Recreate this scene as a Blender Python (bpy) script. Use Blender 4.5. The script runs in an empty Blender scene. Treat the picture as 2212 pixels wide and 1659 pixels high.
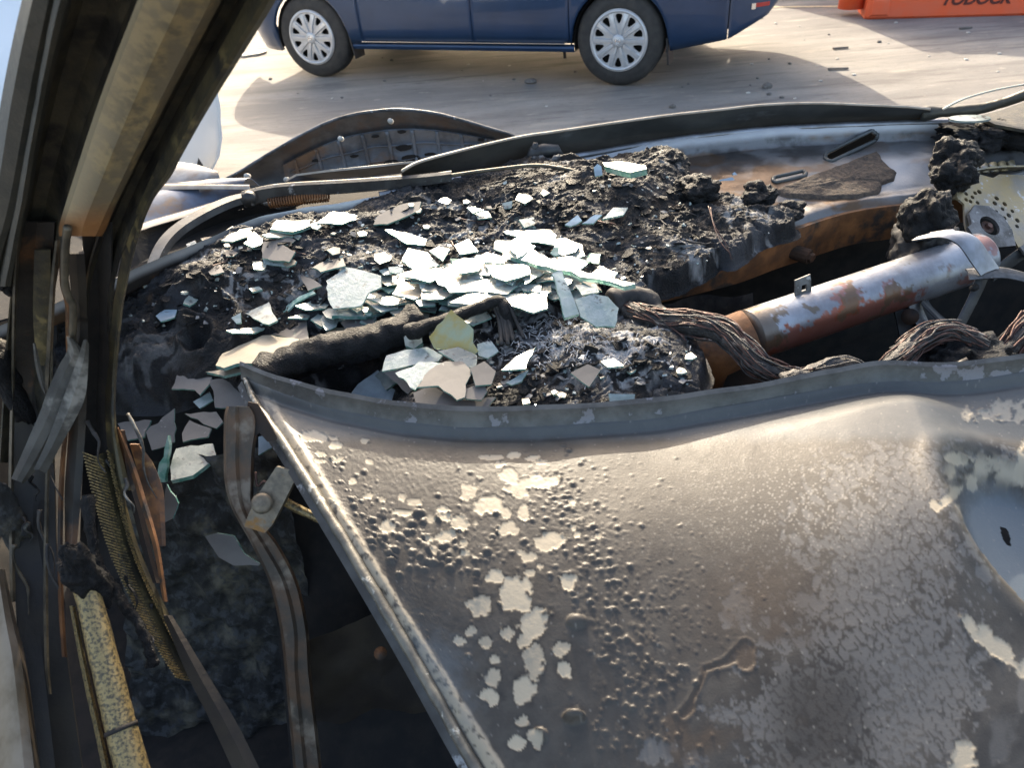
import bpy, bmesh, math, random
import numpy as np
from mathutils import Vector, Matrix, noise as mnoise
random.seed(11); rng = np.random.default_rng(11)
scene = bpy.context.scene
col = scene.collection
R = math.radians
# ------------------------------------------------------------------ camera
W0, H0, F0 = 2212.0, 1659.0, 1640.0          # picture units used for measuring
PITCH, ROLL, CAMH = R(35.5), R(4.5), 1.5
cth, sth = math.cos(PITCH), math.sin(PITCH)
cro, sro = math.cos(ROLL), math.sin(ROLL)
camd = bpy.data.cameras.new('camera'); cam = bpy.data.objects.new('camera', camd); col.objects.link(cam)
camd.sensor_width = 36; camd.lens = 36 * F0 / W0; camd.clip_start = 0.02; camd.clip_end = 500
_f = Vector((0, cth, -sth)); _dn = Vector((0, -sth, -cth)); _rt = Vector((1, 0, 0))
# picture is rolled: image x,y (down) -> level x,y
_ix = cro * _rt + sro * _dn
_iy = -sro * _rt + cro * _dn
cam.matrix_world = Matrix(((_ix.x, -_iy.x, -_f.x, 0), (_ix.y, -_iy.y, -_f.y, 0), (_ix.z, -_iy.z, -_f.z, CAMH), (0, 0, 0, 1)))
scene.camera = cam
camd.dof.use_dof = True; camd.dof.focus_distance = 1.35; camd.dof.aperture_fstop = 9.0
CAM = Vector((0, 0, CAMH))
# ------------------------------------------------------------------ sky and sun
SUN_EL, SUN_AZ = R(28.0), R(-2.0)             # azimuth from +y towards +x
world = bpy.data.worlds.new("World"); scene.world = world; world.use_nodes = True
wn = world.node_tree
sky = wn.nodes.new('ShaderNodeTexSky'); sky.sky_type = 'NISHITA'; sky.sun_disc = False
sky.sun_elevation = SUN_EL; sky.sun_rotation = SUN_AZ
sky.air_density = 1.0; sky.dust_density = 4.0; sky.ozone_density = 0.4
wn.nodes['Background'].inputs['Strength'].default_value = 0.15
tint = wn.nodes.new('ShaderNodeVectorMath'); tint.operation = 'MULTIPLY'; tint.inputs[1].default_value = (1.03, .985, .92)   # dusty warm air
wn.links.new(sky.outputs['Color'], tint.inputs[0]); wn.links.new(tint.outputs['Vector'], wn.nodes['Background'].inputs['Color'])
sund = bpy.data.lights.new('sun', 'SUN'); sund.energy = 2.3; sund.angle = R(0.5); sund.color = (1.0, 0.88, 0.68)
sun = bpy.data.objects.new('sun', sund); col.objects.link(sun)
SUND = Vector((math.sin(SUN_AZ) * math.cos(SUN_EL), math.cos(SUN_AZ) * math.cos(SUN_EL), math.sin(SUN_EL)))
sun.rotation_euler = SUND.to_track_quat('Z', 'Y').to_euler()
sun.location = (0, 6, 8)
scene.view_settings.view_transform = 'Standard'; scene.view_settings.look = 'None'
scene.view_settings.exposure = 1.85; scene.view_settings.gamma = 1.0
scene.view_settings.use_curve_mapping = False

# ------------------------------------------------------------------ measuring helpers
def ray(px, py):
    a = (float(px) - W0 / 2) / F0; b = (float(py) - H0 / 2) / F0
    return _f + a * _ix + b * _iy
def Pd(px, py, d): return CAM + ray(px, py) * float(d)
def Pz(px, py, z):
    r = ray(px, py); return CAM + r * ((float(z) - CAMH) / r.z)
def Py(px, py, y):
    r = ray(px, py); return CAM + r * (y / r.y)
def Ppl(px, py, p, n):
    r = ray(px, py); return CAM + r * ((p - CAM).dot(n) / r.dot(n))
def Pf(px, py, fn, z0=0.9, it=14):
    p = Pz(px, py, z0)
    for _ in range(it): p = Pz(px, py, 0.5 * p.z + 0.5 * float(fn(p.x, p.y)))
    return p
# ------------------------------------------------------------------ numpy noise
_perm = rng.permutation(4096)
def vn(x, y, seed=0):
    x = np.asarray(x, float) + 177.13 * seed; y = np.asarray(y, float) + 91.7 * seed
    xi = np.floor(x).astype(np.int64); yi = np.floor(y).astype(np.int64)
    fx = x - xi; fy = y - yi
    fx = fx * fx * fx * (fx * (fx * 6 - 15) + 10); fy = fy * fy * fy * (fy * (fy * 6 - 15) + 10)
    def h(i, j): return _perm[(_perm[i & 4095] + j) & 4095] / 4095.0
    return ((h(xi, yi) * (1 - fx) + h(xi + 1, yi) * fx) * (1 - fy) + (h(xi, yi + 1) * (1 - fx) + h(xi + 1, yi + 1) * fx) * fy) * 2 - 1
def fbm(x, y, oct=4, seed=0, gain=.5, lac=2.03):
    s = 0; a = 1; t = 0
    for o in range(oct):
        s = s + a * vn(x, y, seed + o * 7); t += a; a *= gain; x = x * lac; y = y * lac
    return s / t
def ridge(x, y, oct=4, seed=0):
    s = 0; a = 1; t = 0
    for o in range(oct):
        s = s + a * (1 - np.abs(vn(x, y, seed + o * 5))); t += a; a *= .55; x = x * 2.1; y = y * 2.1
    return s / t
def worley(x, y, seed=0):
    x = np.asarray(x, float); y = np.asarray(y, float)
    xi = np.floor(x).astype(np.int64); yi = np.floor(y).astype(np.int64)
    d1 = np.full(x.shape, 9.); d2 = np.full(x.shape, 9.); idv = np.zeros(x.shape)
    for a in (-1, 0, 1):
        for b in (-1, 0, 1):
            i = xi + a; j = yi + b
            hx = _perm[(_perm[(i + seed) & 4095] + j) & 4095] / 4095.; hy = _perm[(_perm[(i + 99 + seed) & 4095] + j + 31) & 4095] / 4095.
            d = np.hypot(i + hx - x, j + hy - y)
            c = d < d1
            d2 = np.where(c, d1, np.minimum(d2, d)); idv = np.where(c, hx, idv); d1 = np.where(c, d, d1)
    return d1, d2, idv
def flakes(x, y, seed=0):
    x = np.asarray(x, float); y = np.asarray(y, float)
    xi = np.floor(x).astype(np.int64); yi = np.floor(y).astype(np.int64)
    d1 = np.full(x.shape, 9.); d2 = d1.copy(); h = np.zeros(x.shape)
    for a in (-1, 0, 1):
        for b in (-1, 0, 1):
            i = xi + a; j = yi + b; k = _perm[(_perm[(i + seed) & 4095] + j) & 4095]
            hx = k / 4095.; hy = _perm[(k + 31) & 4095] / 4095.; g1 = _perm[(k + 77) & 4095] / 4095. - .5; g2 = _perm[(k + 177) & 4095] / 4095. - .5; hh = _perm[(k + 277) & 4095] / 4095. - .5
            dx = x - i - hx; dy = y - j - hy; d = np.hypot(dx, dy); c = d < d1
            d2 = np.where(c, d1, np.minimum(d2, d)); h = np.where(c, hh + 2.2 * (dx * g1 + dy * g2), h); d1 = np.where(c, d, d1)
    return h, d2 - d1
def sstep(a, b, x):
    t = np.clip((x - a) / (b - a), 0, 1); return t * t * (3 - 2 * t)
# ------------------------------------------------------------------ materials
def mat(name, base, var=None, rough=.6, metal=0., scale=30., bump=.0, bscale=None, var2=None, vs2=8., rvar=0., detail=6., thr=(.35, .65),
        attr=None, trans=0., ior=1.45, spec=.5, coat=0., thr2=(.5, .62), stretch=None, bdist=.002, sheen=0.):
    m = bpy.data.materials.new(name); m.use_nodes = True; nt = m.node_tree; N = nt.nodes; L = nt.links
    b = N['Principled BSDF']
    tc = N.new('ShaderNodeTexCoord'); vec = tc.outputs['Object']
    if stretch:
        mp = N.new('ShaderNodeMapping'); mp.inputs['Scale'].default_value = stretch; L.new(vec, mp.inputs['Vector']); vec = mp.outputs['Vector']
    def nz(s, d=detail, r=.6):
        n = N.new('ShaderNodeTexNoise'); n.inputs['Scale'].default_value = s; n.inputs['Detail'].default_value = d; n.inputs['Roughness'].default_value = r
        L.new(vec, n.inputs['Vector']); return n.outputs['Fac']
    def ramp(src, a, bb):
        r = N.new('ShaderNodeMapRange'); r.inputs['From Min'].default_value = a; r.inputs['From Max'].default_value = bb; r.interpolation_type = 'SMOOTHSTEP'
        L.new(src, r.inputs['Value']); return r.outputs['Result']
    def mix(f, c1, c2):
        x = N.new('ShaderNodeMix'); x.data_type = 'RGBA'
        if f is not None: L.new(f, x.inputs['Factor'])
        for s, c in (('A', c1), ('B', c2)):
            i = [k for k in x.inputs if k.name == s and k.type == 'RGBA'][0]
            if isinstance(c, (tuple, list)): i.default_value = (*c[:3], 1)
            else: L.new(c, i)
        return [k for k in x.outputs if k.type == 'RGBA'][0]
    c = base
    n1 = nz(scale)
    if var: c = mix(ramp(n1, *thr), c, var)
    if var2: c = mix(ramp(nz(vs2), *thr2), c, var2)
    if attr:
        for an, ac in attr:
            at = N.new('ShaderNodeAttribute'); at.attribute_name = an
            c = mix(at.outputs['Fac'], c, ac)
    if isinstance(c, (tuple, list)): b.inputs['Base Color'].default_value = (*c, 1)
    else: L.new(c, b.inputs['Base Color'])
    b.inputs['Roughness'].default_value = rough; b.inputs['Metallic'].default_value = metal
    b.inputs['IOR'].default_value = ior; b.inputs['Specular IOR Level'].default_value = spec
    b.inputs['Transmission Weight'].default_value = trans; b.inputs['Coat Weight'].default_value = coat
    b.inputs['Coat Roughness'].default_value = .05
    if rvar:
        r = N.new('ShaderNodeMapRange'); r.inputs['From Min'].default_value = .3; r.inputs['From Max'].default_value = .7
        r.inputs['To Min'].default_value = max(.02, rough - rvar); r.inputs['To Max'].default_value = min(1, rough + rvar)
        L.new(nz(scale * .7), r.inputs['Value']); L.new(r.outputs['Result'], b.inputs['Roughness'])
    if bump:
        bp = N.new('ShaderNodeBump'); bp.inputs['Strength'].default_value = bump; bp.inputs['Distance'].default_value = bdist
        L.new(nz(bscale or scale * 3, 8., .65), bp.inputs['Height']); L.new(bp.outputs['Normal'], b.inputs['Normal'])
    m['_b'] = 1
    return m
M = {}
M['ground'] = None
M['char'] = mat('char', (.0050, .0052, .0062), (.014, .0142, .016), spec=.32, rough=.46, scale=60, bump=1., bscale=330, rvar=.18, bdist=.005,
                attr=[('ash', (.50, .50, .51)), ('brown', (.055, .036, .024)), ('slick', (.036, .038, .045))])
M['soot'] = mat('soot', (.014, .013, .014), (.04, .036, .034), rough=.7, scale=40, bump=.6, bscale=150)
M['void'] = mat('void', (.010, .0095, .010), (.02, .017, .015), rough=.9, scale=30, bump=.5)
M['jamb'] = mat('jamb', (.018, .018, .018), (.115, .105, .08), rough=.8, scale=17, bump=1., bscale=70, var2=(.05, .052, .055), vs2=60, thr=(.46, .68), bdist=.006)
M['rust'] = mat('rust', (.10, .045, .02), (.22, .095, .035), rough=.65, scale=22, bump=.5, bscale=120, var2=(.035, .028, .024), vs2=13, rvar=.15, metal=.15)
M['rustdark'] = mat('rustdark', (.032, .024, .019), (.075, .038, .022), spec=.25, rough=.75, scale=18, bump=.5, bscale=120, var2=(.022, .02, .02), vs2=9, thr2=(.45, .6))
M['innerdoor'] = mat('innerdoor', (.030, .022, .014), (.018, .013, .010), rough=.7, scale=18, bump=.5, bscale=120)
M['bracket'] = mat('bracket', (.10, .06, .036), (.05, .042, .034), rough=.55, scale=24, bump=.5, bscale=120, var2=(.17, .14, .11), vs2=18, metal=.2)
M['linkmetal'] = mat('linkmetal', (.20, .165, .12), (.10, .085, .065), rough=.5, scale=60, bump=.7, bscale=120, var2=(.22, .11, .03), vs2=22, metal=.3, thr2=(.52, .62))
M['ggreyash'] = mat('greyash', (.10, .10, .105), (.20, .20, .205), rough=.8, scale=80, bump=.4)
M['orange'] = mat('orange', (.16, .07, .025), (.05, .03, .02), rough=.6, scale=40, bump=.4, var2=(.26, .14, .05), vs2=24, thr2=(.55, .65))
M['olive'] = mat('olive', (.070, .058, .030), (.022, .021, .018), rough=.55, scale=22, bump=.7, bscale=90, var2=(.14, .11, .05), vs2=30, thr2=(.56, .66), metal=.2)
M['yellow'] = mat('yellow', (.23, .175, .09), (.12, .098, .062), rough=.6, scale=75, bump=.4, bscale=120, var2=(.14, .115, .075), vs2=24, thr=(.4, .6), thr2=(.46, .58), attr=[('rustend', (.24, .10, .03)), ('paleedge', (.38, .31, .2))])
M['tubeyellow'] = mat('tubeyellow', (.27, .20, .09), (.085, .07, .045), rough=.36, scale=260, bump=.5, bscale=200, var2=(.05, .045, .04), vs2=16, thr=(.45, .6), thr2=(.63, .70), metal=.35, rvar=.15)
M['pillar'] = mat('pillar', (.033, .034, .030), (.055, .052, .042), rough=.5, scale=25, bump=.5, bscale=140, var2=(.10, .095, .075), vs2=45, thr2=(.6, .75), metal=.2)
M['pillarb'] = mat('pillarb', (.034, .032, .027), (.070, .060, .040), rough=.55, scale=38, bump=.7, bscale=120, metal=.2, var2=(.018, .017, .016), vs2=14, thr2=(.5, .62))
M['brownplate'] = mat('brownplate', (.034, .029, .023), (.022, .020, .019), rough=.5, scale=16, bump=.35, bscale=110, var2=(.12, .06, .03), vs2=11, thr2=(.58, .7), metal=.25)
M['edge'] = mat('edge', (.12, .10, .07), (.05, .045, .036), rough=.5, scale=40, bump=.4, metal=.3)
M['peel'] = mat('peel', (.06, .058, .052), (.035, .033, .03), rough=.7, scale=30, bump=.6, bscale=60, var2=(.19, .18, .16), vs2=14)
M['bronze'] = mat('bronze', (.20, .16, .125), (.12, .09, .06), rough=.30, scale=20, metal=.6, bump=.2, stretch=(1, 1, .2))
M['cowl'] = mat('cowl', (.155, .155, .16), (.065, .062, .060), rough=.42, scale=14, metal=.45, bump=.35, bscale=160, rvar=.12, thr=(.52, .68),
                attr=[('dark', (.035, .03, .028)), ('brown', (.11, .065, .035)), ('pale', (.42, .42, .43))])
M['cowldark'] = mat('cowldark', (.05, .054, .056), (.085, .09, .09), rough=.5, scale=10, bump=.3, metal=.3, var2=(.15, .16, .17), vs2=7, thr2=(.58, .72), stretch=(1, 1, 2))
M['steel'] = mat('steel', (.16, .16, .165), (.06, .058, .056), rough=.4, scale=30, bump=.4, metal=.5, var2=(.35, .35, .36), vs2=60, thr2=(.6, .72))
M['darksteel'] = mat('darksteel', (.055, .057, .06), (.03, .03, .032), rough=.45, scale=25, bump=.35, metal=.35, var2=(.22, .23, .25), vs2=35, thr2=(.62, .7))
M['galv'] = mat('galv', (.30, .31, .34), (.18, .18, .19), rough=.35, scale=18, metal=.75, bump=.25, bscale=60, rvar=.1)
M['gold'] = mat('gold', (.36, .28, .15), (.25, .23, .20), rough=.42, scale=16, metal=.55, bump=.35, bscale=150, var2=(.45, .45, .46), vs2=60, thr2=(.58, .66))
M['beam'] = mat('beam', (.34, .36, .40), (.20, .20, .22), rough=.34, scale=12, metal=.55, bump=.25, bscale=180,
                attr=[('red', (.26, .075, .04)), ('brown', (.13, .095, .06))])
M['copper'] = mat('copper', (.12, .062, .05), (.06, .036, .03), rough=.5, scale=90, bump=.4, metal=.4, var2=(.26, .22, .19), vs2=50, thr2=(.56, .68))
M['harness'] = mat('harness', (.018, .017, .018), (.06, .055, .054), rough=.5, scale=80, bump=.9, bscale=180, stretch=(1, 1, 1), bdist=.004)
M['felt'] = mat('felt', (.045, .035, .03), (.10, .072, .052), rough=.85, scale=110, bump=1., bscale=160, bdist=.004)
M['primerblue'] = mat('primerblue', (.10, .125, .18), (.055, .06, .075), rough=.4, scale=14, metal=.3, bump=.2, var2=(.14, .09, .06), vs2=7, thr2=(.56, .7))
M['tanedge'] = mat('tanedge', (.42, .36, .30), (.3, .25, .2), rough=.5, scale=30, metal=.2)
M['liner'] = mat('liner', (.17, .185, .21), (.10, .105, .115), rough=.5, scale=18, metal=.3, bump=.3, bscale=90, var2=(.17, .11, .075), vs2=6, thr2=(.56, .70))
M['linerdark'] = mat('linerdark', (.10, .10, .105), (.06, .06, .064), rough=.5, scale=22, metal=.3, bump=.3, var2=(.09, .07, .062), vs2=9)
M['door'] = mat('door', (.043, .038, .033), (.058, .052, .045), spec=.36, rough=.44, scale=40, bump=.28, bscale=420, rvar=.05, bdist=.0012,
                attr=[('sooty', (.026, .023, .020)), ('grey', (.098, .094, .090)), ('rusty', (.062, .046, .033)), ('tan', (.36, .312, .235)), ('blue', (.105, .125, .145)), ('grain', (.3, .28, .25)), ('darkhem', (.06, .057, .052))])  # the blue tone stands for reflected sky
M['doorrim'] = mat('doorrim', (.10, .10, .097), (.055, .055, .053), rough=.42, scale=24, bump=.3, bscale=120, metal=.3, var2=(.15, .15, .165), vs2=24, thr2=(.58, .62))
M['hem'] = mat('hem', (.085, .08, .07), (.16, .15, .125), rough=.42, scale=45, bump=.4, bscale=140, metal=.3, var2=(.4, .38, .33), vs2=60, thr2=(.6, .68))
# glass
M['gclear'] = mat('gclear', (.30, .385, .39), (.44, .51, .52), rough=.18, trans=.40, ior=1.5, scale=45, bump=.55, bscale=120, var2=(.13, .14, .14), vs2=70, thr2=(.60, .70))
M['gwhite'] = mat('gwhite', (.35, .40, .375), (.25, .285, .27), rough=.27, trans=.15, ior=1.5, scale=26, bump=.3, bscale=90, var2=(.13, .125, .115), vs2=60, thr2=(.53, .66))
M['gcream'] = mat('gcream', (.38, .355, .29), (.26, .245, .21), rough=.32, trans=.05, ior=1.5, scale=22, bump=.3, bscale=90, var2=(.14, .13, .11), vs2=90, thr2=(.58, .68))
M['ggrey'] = mat('ggrey', (.13, .155, .15), (.22, .25, .24), rough=.24, trans=.25, ior=1.5, scale=30, bump=.35, bscale=90, var2=(.08, .08, .08), vs2=80, thr2=(.58, .66))
M['gsoot'] = mat('gsoot', (.085, .08, .078), (.13, .12, .112), rough=.42, scale=9, bump=.12, bscale=90, var2=(.22, .21, .2), vs2=90, thr2=(.66, .7))
M['gtan'] = mat('gtan', (.30, .26, .195), (.22, .19, .145), rough=.4, scale=12, bump=.15, bscale=90)
M['gyel'] = mat('gyel', (.40, .46, .34), (.46, .36, .12), rough=.2, trans=.35, scale=22, bump=.5, bscale=50)
M['gedge'] = mat('gedge', (.14, .36, .30), (.42, .58, .53), rough=.2, trans=.45, ior=1.5, scale=60, bump=.3)
M['gblue'] = mat('gblue', (.42, .55, .66), (.30, .38, .45), rough=.2, trans=.35, scale=18, bump=.2, bscale=70)
# cars
M['bluepaint'] = mat('bluepaint', (.008, .034, .090), (.011, .040, .105), rough=.28, metal=.35, scale=4, coat=.8, bump=.02, bscale=5)
M['whitepaint'] = mat('whitepaint', (.70, .74, .78), (.66, .70, .74), rough=.3, scale=4, coat=.5)
M['blackplastic'] = mat('blackplastic', (.022, .022, .024), (.03, .03, .032), rough=.55, scale=30, bump=.1)
M['tyre'] = mat('tyre', (.030, .029, .029), (.045, .043, .041), rough=.8, scale=20, bump=.3, bscale=120)
M['hubcap'] = mat('hubcap', (.52, .53, .55), (.46, .47, .49), rough=.34, metal=.4, scale=20)
M['glassdark'] = mat('glassdark', (.02, .025, .03), (.025, .03, .035), rough=.06, scale=3)
M['lampred'] = mat('lampred', (.45, .015, .015), (.38, .012, .012), rough=.15, scale=8, coat=.6)
M['chrome'] = mat('chrome', (.75, .75, .76), (.7, .7, .7), rough=.15, metal=1., scale=8)
M['barrier'] = mat('barrier', (.85, .12, .035), (.78, .14, .06), rough=.5, scale=6, bump=.1, bscale=30)
M['ink'] = mat('ink', (.10, .02, .015), (.13, .03, .02), rough=.6, scale=40)
M['paintline'] = mat('paintline', (.62, .52, .30), (.36, .31, .24), rough=.8, scale=20, bump=.3)
M['stone'] = mat('stone', (.10, .09, .085), (.18, .165, .15), rough=.9, scale=60, bump=.6)
M['palechip'] = mat('palechip', (.55, .53, .48), (.42, .4, .36), rough=.6, scale=40)
M['wire'] = mat('wire', (.62, .58, .48), (.5, .46, .38), rough=.45, scale=60)
M['vanwhite'] = mat('vanwhite', (.62, .63, .64), (.56, .57, .58), rough=.4, scale=3)

# ------------------------------------------------------------------ object helpers
def mesh_obj(name, verts, faces, material, parent=None, smooth=True, mats=None, midx=None, kind=None):
    me = bpy.data.meshes.new(name)
    off = parent.matrix_world_off if False else (Vector(parent['_base']) if parent is not None and '_base' in parent else Vector((0, 0, 0)))
    if isinstance(verts, np.ndarray): V = verts - np.array(off)
    else: V = [(v[0] - off.x, v[1] - off.y, v[2] - off.z) for v in verts]
    if isinstance(faces, np.ndarray):
        n = len(V); nf = len(faces); k = faces.shape[1]
        me.vertices.add(n); me.vertices.foreach_set('co', np.asarray(V, np.float32).ravel())
        me.loops.add(nf * k); me.loops.foreach_set('vertex_index', faces.astype(np.int32).ravel())
        me.polygons.add(nf); me.polygons.foreach_set('loop_start', np.arange(0, nf * k, k, dtype=np.int32))
        try: me.polygons.foreach_set('loop_total', np.full(nf, k, dtype=np.int32))
        except Exception: pass
        me.update(calc_edges=True)
    else:
        me.from_pydata([tuple(v) for v in V], [], faces)
    me.validate()
    for m in (mats or [material]): me.materials.append(m)
    if midx is not None:
        for p, i in zip(me.polygons, midx): p.material_index = i
    if smooth: me.polygons.foreach_set('use_smooth', [True] * len(me.polygons))
    o = bpy.data.objects.new(name, me); col.objects.link(o)
    if parent is not None:
        o.parent = parent
        # everything inside a part keeps the thing's frame
        o['_base'] = tuple(off)
    if kind: o['kind'] = kind
    return o
def thing(name, label, cat, base=(0, 0, 0), group=None, rot=0):
    o = bpy.data.objects.new(name, None); col.objects.link(o); o.location = base; o.empty_display_size = .1
    o.rotation_euler = (0, 0, rot)
    o['label'] = label; o['category'] = cat; o['_base'] = tuple(base)
    if group: o['group'] = group
    return o
def tag(o, label, cat, group=None):
    o['label'] = label; o['category'] = cat
    if group: o['group'] = group
    return o
def fattr(o, name, vals):
    a = o.data.attributes.new(name, 'FLOAT', 'POINT'); a.data.foreach_set('value', np.asarray(vals, np.float32).ravel())
def grid_faces(nr, nc):
    i = np.arange(nr * nc).reshape(nr, nc)
    return np.stack([i[:-1, :-1].ravel(), i[:-1, 1:].ravel(), i[1:, 1:].ravel(), i[1:, :-1].ravel()], 1)
class MB:
    def __init__(s): s.v = []; s.f = []; s.m = []
    def add(s, v, f, mi=0):
        n = len(s.v); s.v += [Vector(x) for x in v]; s.f += [tuple(i + n for i in q) for q in f]; s.m += [mi] * len(f); return s
    def box(s, c, size, rot=None, bev=.0):
        hx, hy, hz = [k / 2 for k in size]
        p = [Vector((a * hx, b * hy, c2 * hz)) for a in (-1, 1) for b in (-1, 1) for c2 in (-1, 1)]
        if rot is not None: p = [rot @ q for q in p]
        return s.add([Vector(c) + q for q in p], [(0, 1, 3, 2), (4, 6, 7, 5), (0, 4, 5, 1), (2, 3, 7, 6), (0, 2, 6, 4), (1, 5, 7, 3)])
    def tube(s, pts, r, n=10, cap=True, wob=0., ws=40., seed=0., flat=1.):
        pts = [Vector(p) for p in pts]; rs = r if isinstance(r, (list, tuple)) else [r] * len(pts)
        up = Vector((0, 0, 1)); rings = []
        tprev = None
        for i, p in enumerate(pts):
            t = (pts[min(i + 1, len(pts) - 1)] - pts[max(i - 1, 0)]).normalized()
            if tprev is None:
                a = up.cross(t)
                if a.length < .05: a = Vector((1, 0, 0)).cross(t)
                a.normalize()
            else:
                a = a - t * a.dot(t); a.normalize()
            b = t.cross(a); tprev = t
            ring = []
            for k in range(n):
                an = 2 * math.pi * k / n
                d = a * math.cos(an) + b * math.sin(an) * flat
                rr = rs[i]
                q = p + d * rr
                if wob: q = p + d * rr * (1 + wob * mnoise.noise(q * ws + Vector((seed, 0, 0))) + .5 * wob * mnoise.noise(q * ws * 2.7))
                ring.append(q)
            rings.append(ring)
        v = [q for ring in rings for q in ring]; f = []
        for i in range(len(rings) - 1):
            for k in range(n):
                f.append((i * n + k, i * n + (k + 1) % n, (i + 1) * n + (k + 1) % n, (i + 1) * n + k))
        if cap: f += [tuple(range(n - 1, -1, -1)), tuple((len(rings) - 1) * n + k for k in range(n))]
        return s.add(v, f)
    def build(s, name, material, parent=None, smooth=True, mats=None, kind=None):
        o = mesh_obj(name, s.v, s.f, material, parent, smooth, mats, s.m if mats else None, kind)
        return o
def smooth_path(pts, n=8):
    pts = [Vector(p) for p in pts]; out = []
    for i in range(len(pts) - 1):
        p0 = pts[max(i - 1, 0)]; p1 = pts[i]; p2 = pts[i + 1]; p3 = pts[min(i + 2, len(pts) - 1)]
        for k in range(n):
            t = k / n
            out.append(.5 * ((2 * p1) + (p2 - p0) * t + (2 * p0 - 5 * p1 + 4 * p2 - p3) * t * t + (3 * p1 - p0 - 3 * p2 + p3) * t ** 3))
    out.append(pts[-1]); return out
def plate(name, poly, thick, material, parent=None, mats=None, dirn=None, smooth=False, kind=None):
    """solid slab: polygon of world points pushed back by thick"""
    poly = [Vector(p) for p in poly]; n = Vector((0, 0, 0))
    for i in range(len(poly)):
        a = poly[i]; b = poly[(i + 1) % len(poly)]; n += a.cross(b)
    n.normalize(); c = sum(poly, Vector()) / len(poly)
    if n.dot(CAM - c) < 0: n = -n; poly = poly[::-1]
    d = (dirn or -n) * thick; k = len(poly)
    v = poly + [p + d for p in poly]
    f = [tuple(range(k)), tuple(range(2 * k - 1, k - 1, -1))] + [(i, k + i, k + (i + 1) % k, (i + 1) % k) for i in range(k)]
    if mats: return mesh_obj(name, v, f, None, parent, smooth, mats, [0, 0] + [1] * k, kind)
    return mesh_obj(name, v, f, material, parent, smooth, kind=kind)
def strip(name, rows, material, parent=None, thick=.002, smooth=True, sub=1):
    """sheet metal through rows of world points (rows x cols), given a real thickness"""
    rows = [[Vector(p) for p in r] for r in rows]; nr = len(rows); nc = len(rows[0])
    nor = [[None] * nc for _ in rows]
    for i in range(nr):
        for j in range(nc):
            a = rows[min(i + 1, nr - 1)][j] - rows[max(i - 1, 0)][j]; b = rows[i][min(j + 1, nc - 1)] - rows[i][max(j - 1, 0)]
            n = a.cross(b)
            if n.length < 1e-12: n = Vector((0, -1, 0))
            n.normalize()
            if n.dot(CAM - rows[i][j]) < 0: n = -n
            nor[i][j] = n
    v = [p for r in rows for p in r] + [rows[i][j] - nor[i][j] * thick for i in range(nr) for j in range(nc)]
    f = []; o = nr * nc
    for i in range(nr - 1):
        for j in range(nc - 1):
            q = (i * nc + j, i * nc + j + 1, (i + 1) * nc + j + 1, (i + 1) * nc + j)
            f.append(q); f.append(tuple(o + k for k in q[::-1]))
    per = [(0, j) for j in range(nc)] + [(i, nc - 1) for i in range(1, nr)] + [(nr - 1, j) for j in range(nc - 2, -1, -1)] + [(i, 0) for i in range(nr - 2, 0, -1)]
    for a, b in zip(per, per[1:] + per[:1]):
        ia = a[0] * nc + a[1]; ib = b[0] * nc + b[1]; f.append((ib, ia, o + ia, o + ib))
    o_ = mesh_obj(name, v, f, material, parent, smooth)
    o_.data.set_sharp_from_angle(angle=R(28))
    return o_
def holed(name, outer, holes, thick, material, origin, ax, ay, parent=None):
    """flat plate with real holes: 2D outlines on the plane origin + ax,ay"""
    cu = bpy.data.curves.new(name, 'CURVE'); cu.dimensions = '2D'; cu.fill_mode = 'BOTH'; cu.extrude = thick / 2
    for pl in [outer] + holes:
        sp = cu.splines.new('POLY'); sp.points.add(len(pl) - 1); sp.use_cyclic_u = True
        for q, p in zip(sp.points, pl): q.co = (p[0], p[1], 0, 1)
    to = bpy.data.objects.new('tmp', cu)
    me = bpy.data.meshes.new_from_object(to)
    az = Vector(ax).cross(Vector(ay)).normalized()
    V = [Vector(origin) + Vector(ax) * v.co.x + Vector(ay) * v.co.y + az * v.co.z for v in me.vertices]
    F = [tuple(p.vertices) for p in me.polygons]
    bpy.data.objects.remove(to); bpy.data.curves.remove(cu); bpy.data.meshes.remove(me)
    return mesh_obj(name, V, F, material, parent, False)
def circ(cx, cy, r, n=14, ry=None): return [(cx + r * math.cos(2 * math.pi * k / n), cy + (ry or r) * math.sin(2 * math.pi * k / n)) for k in range(n)]

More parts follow.
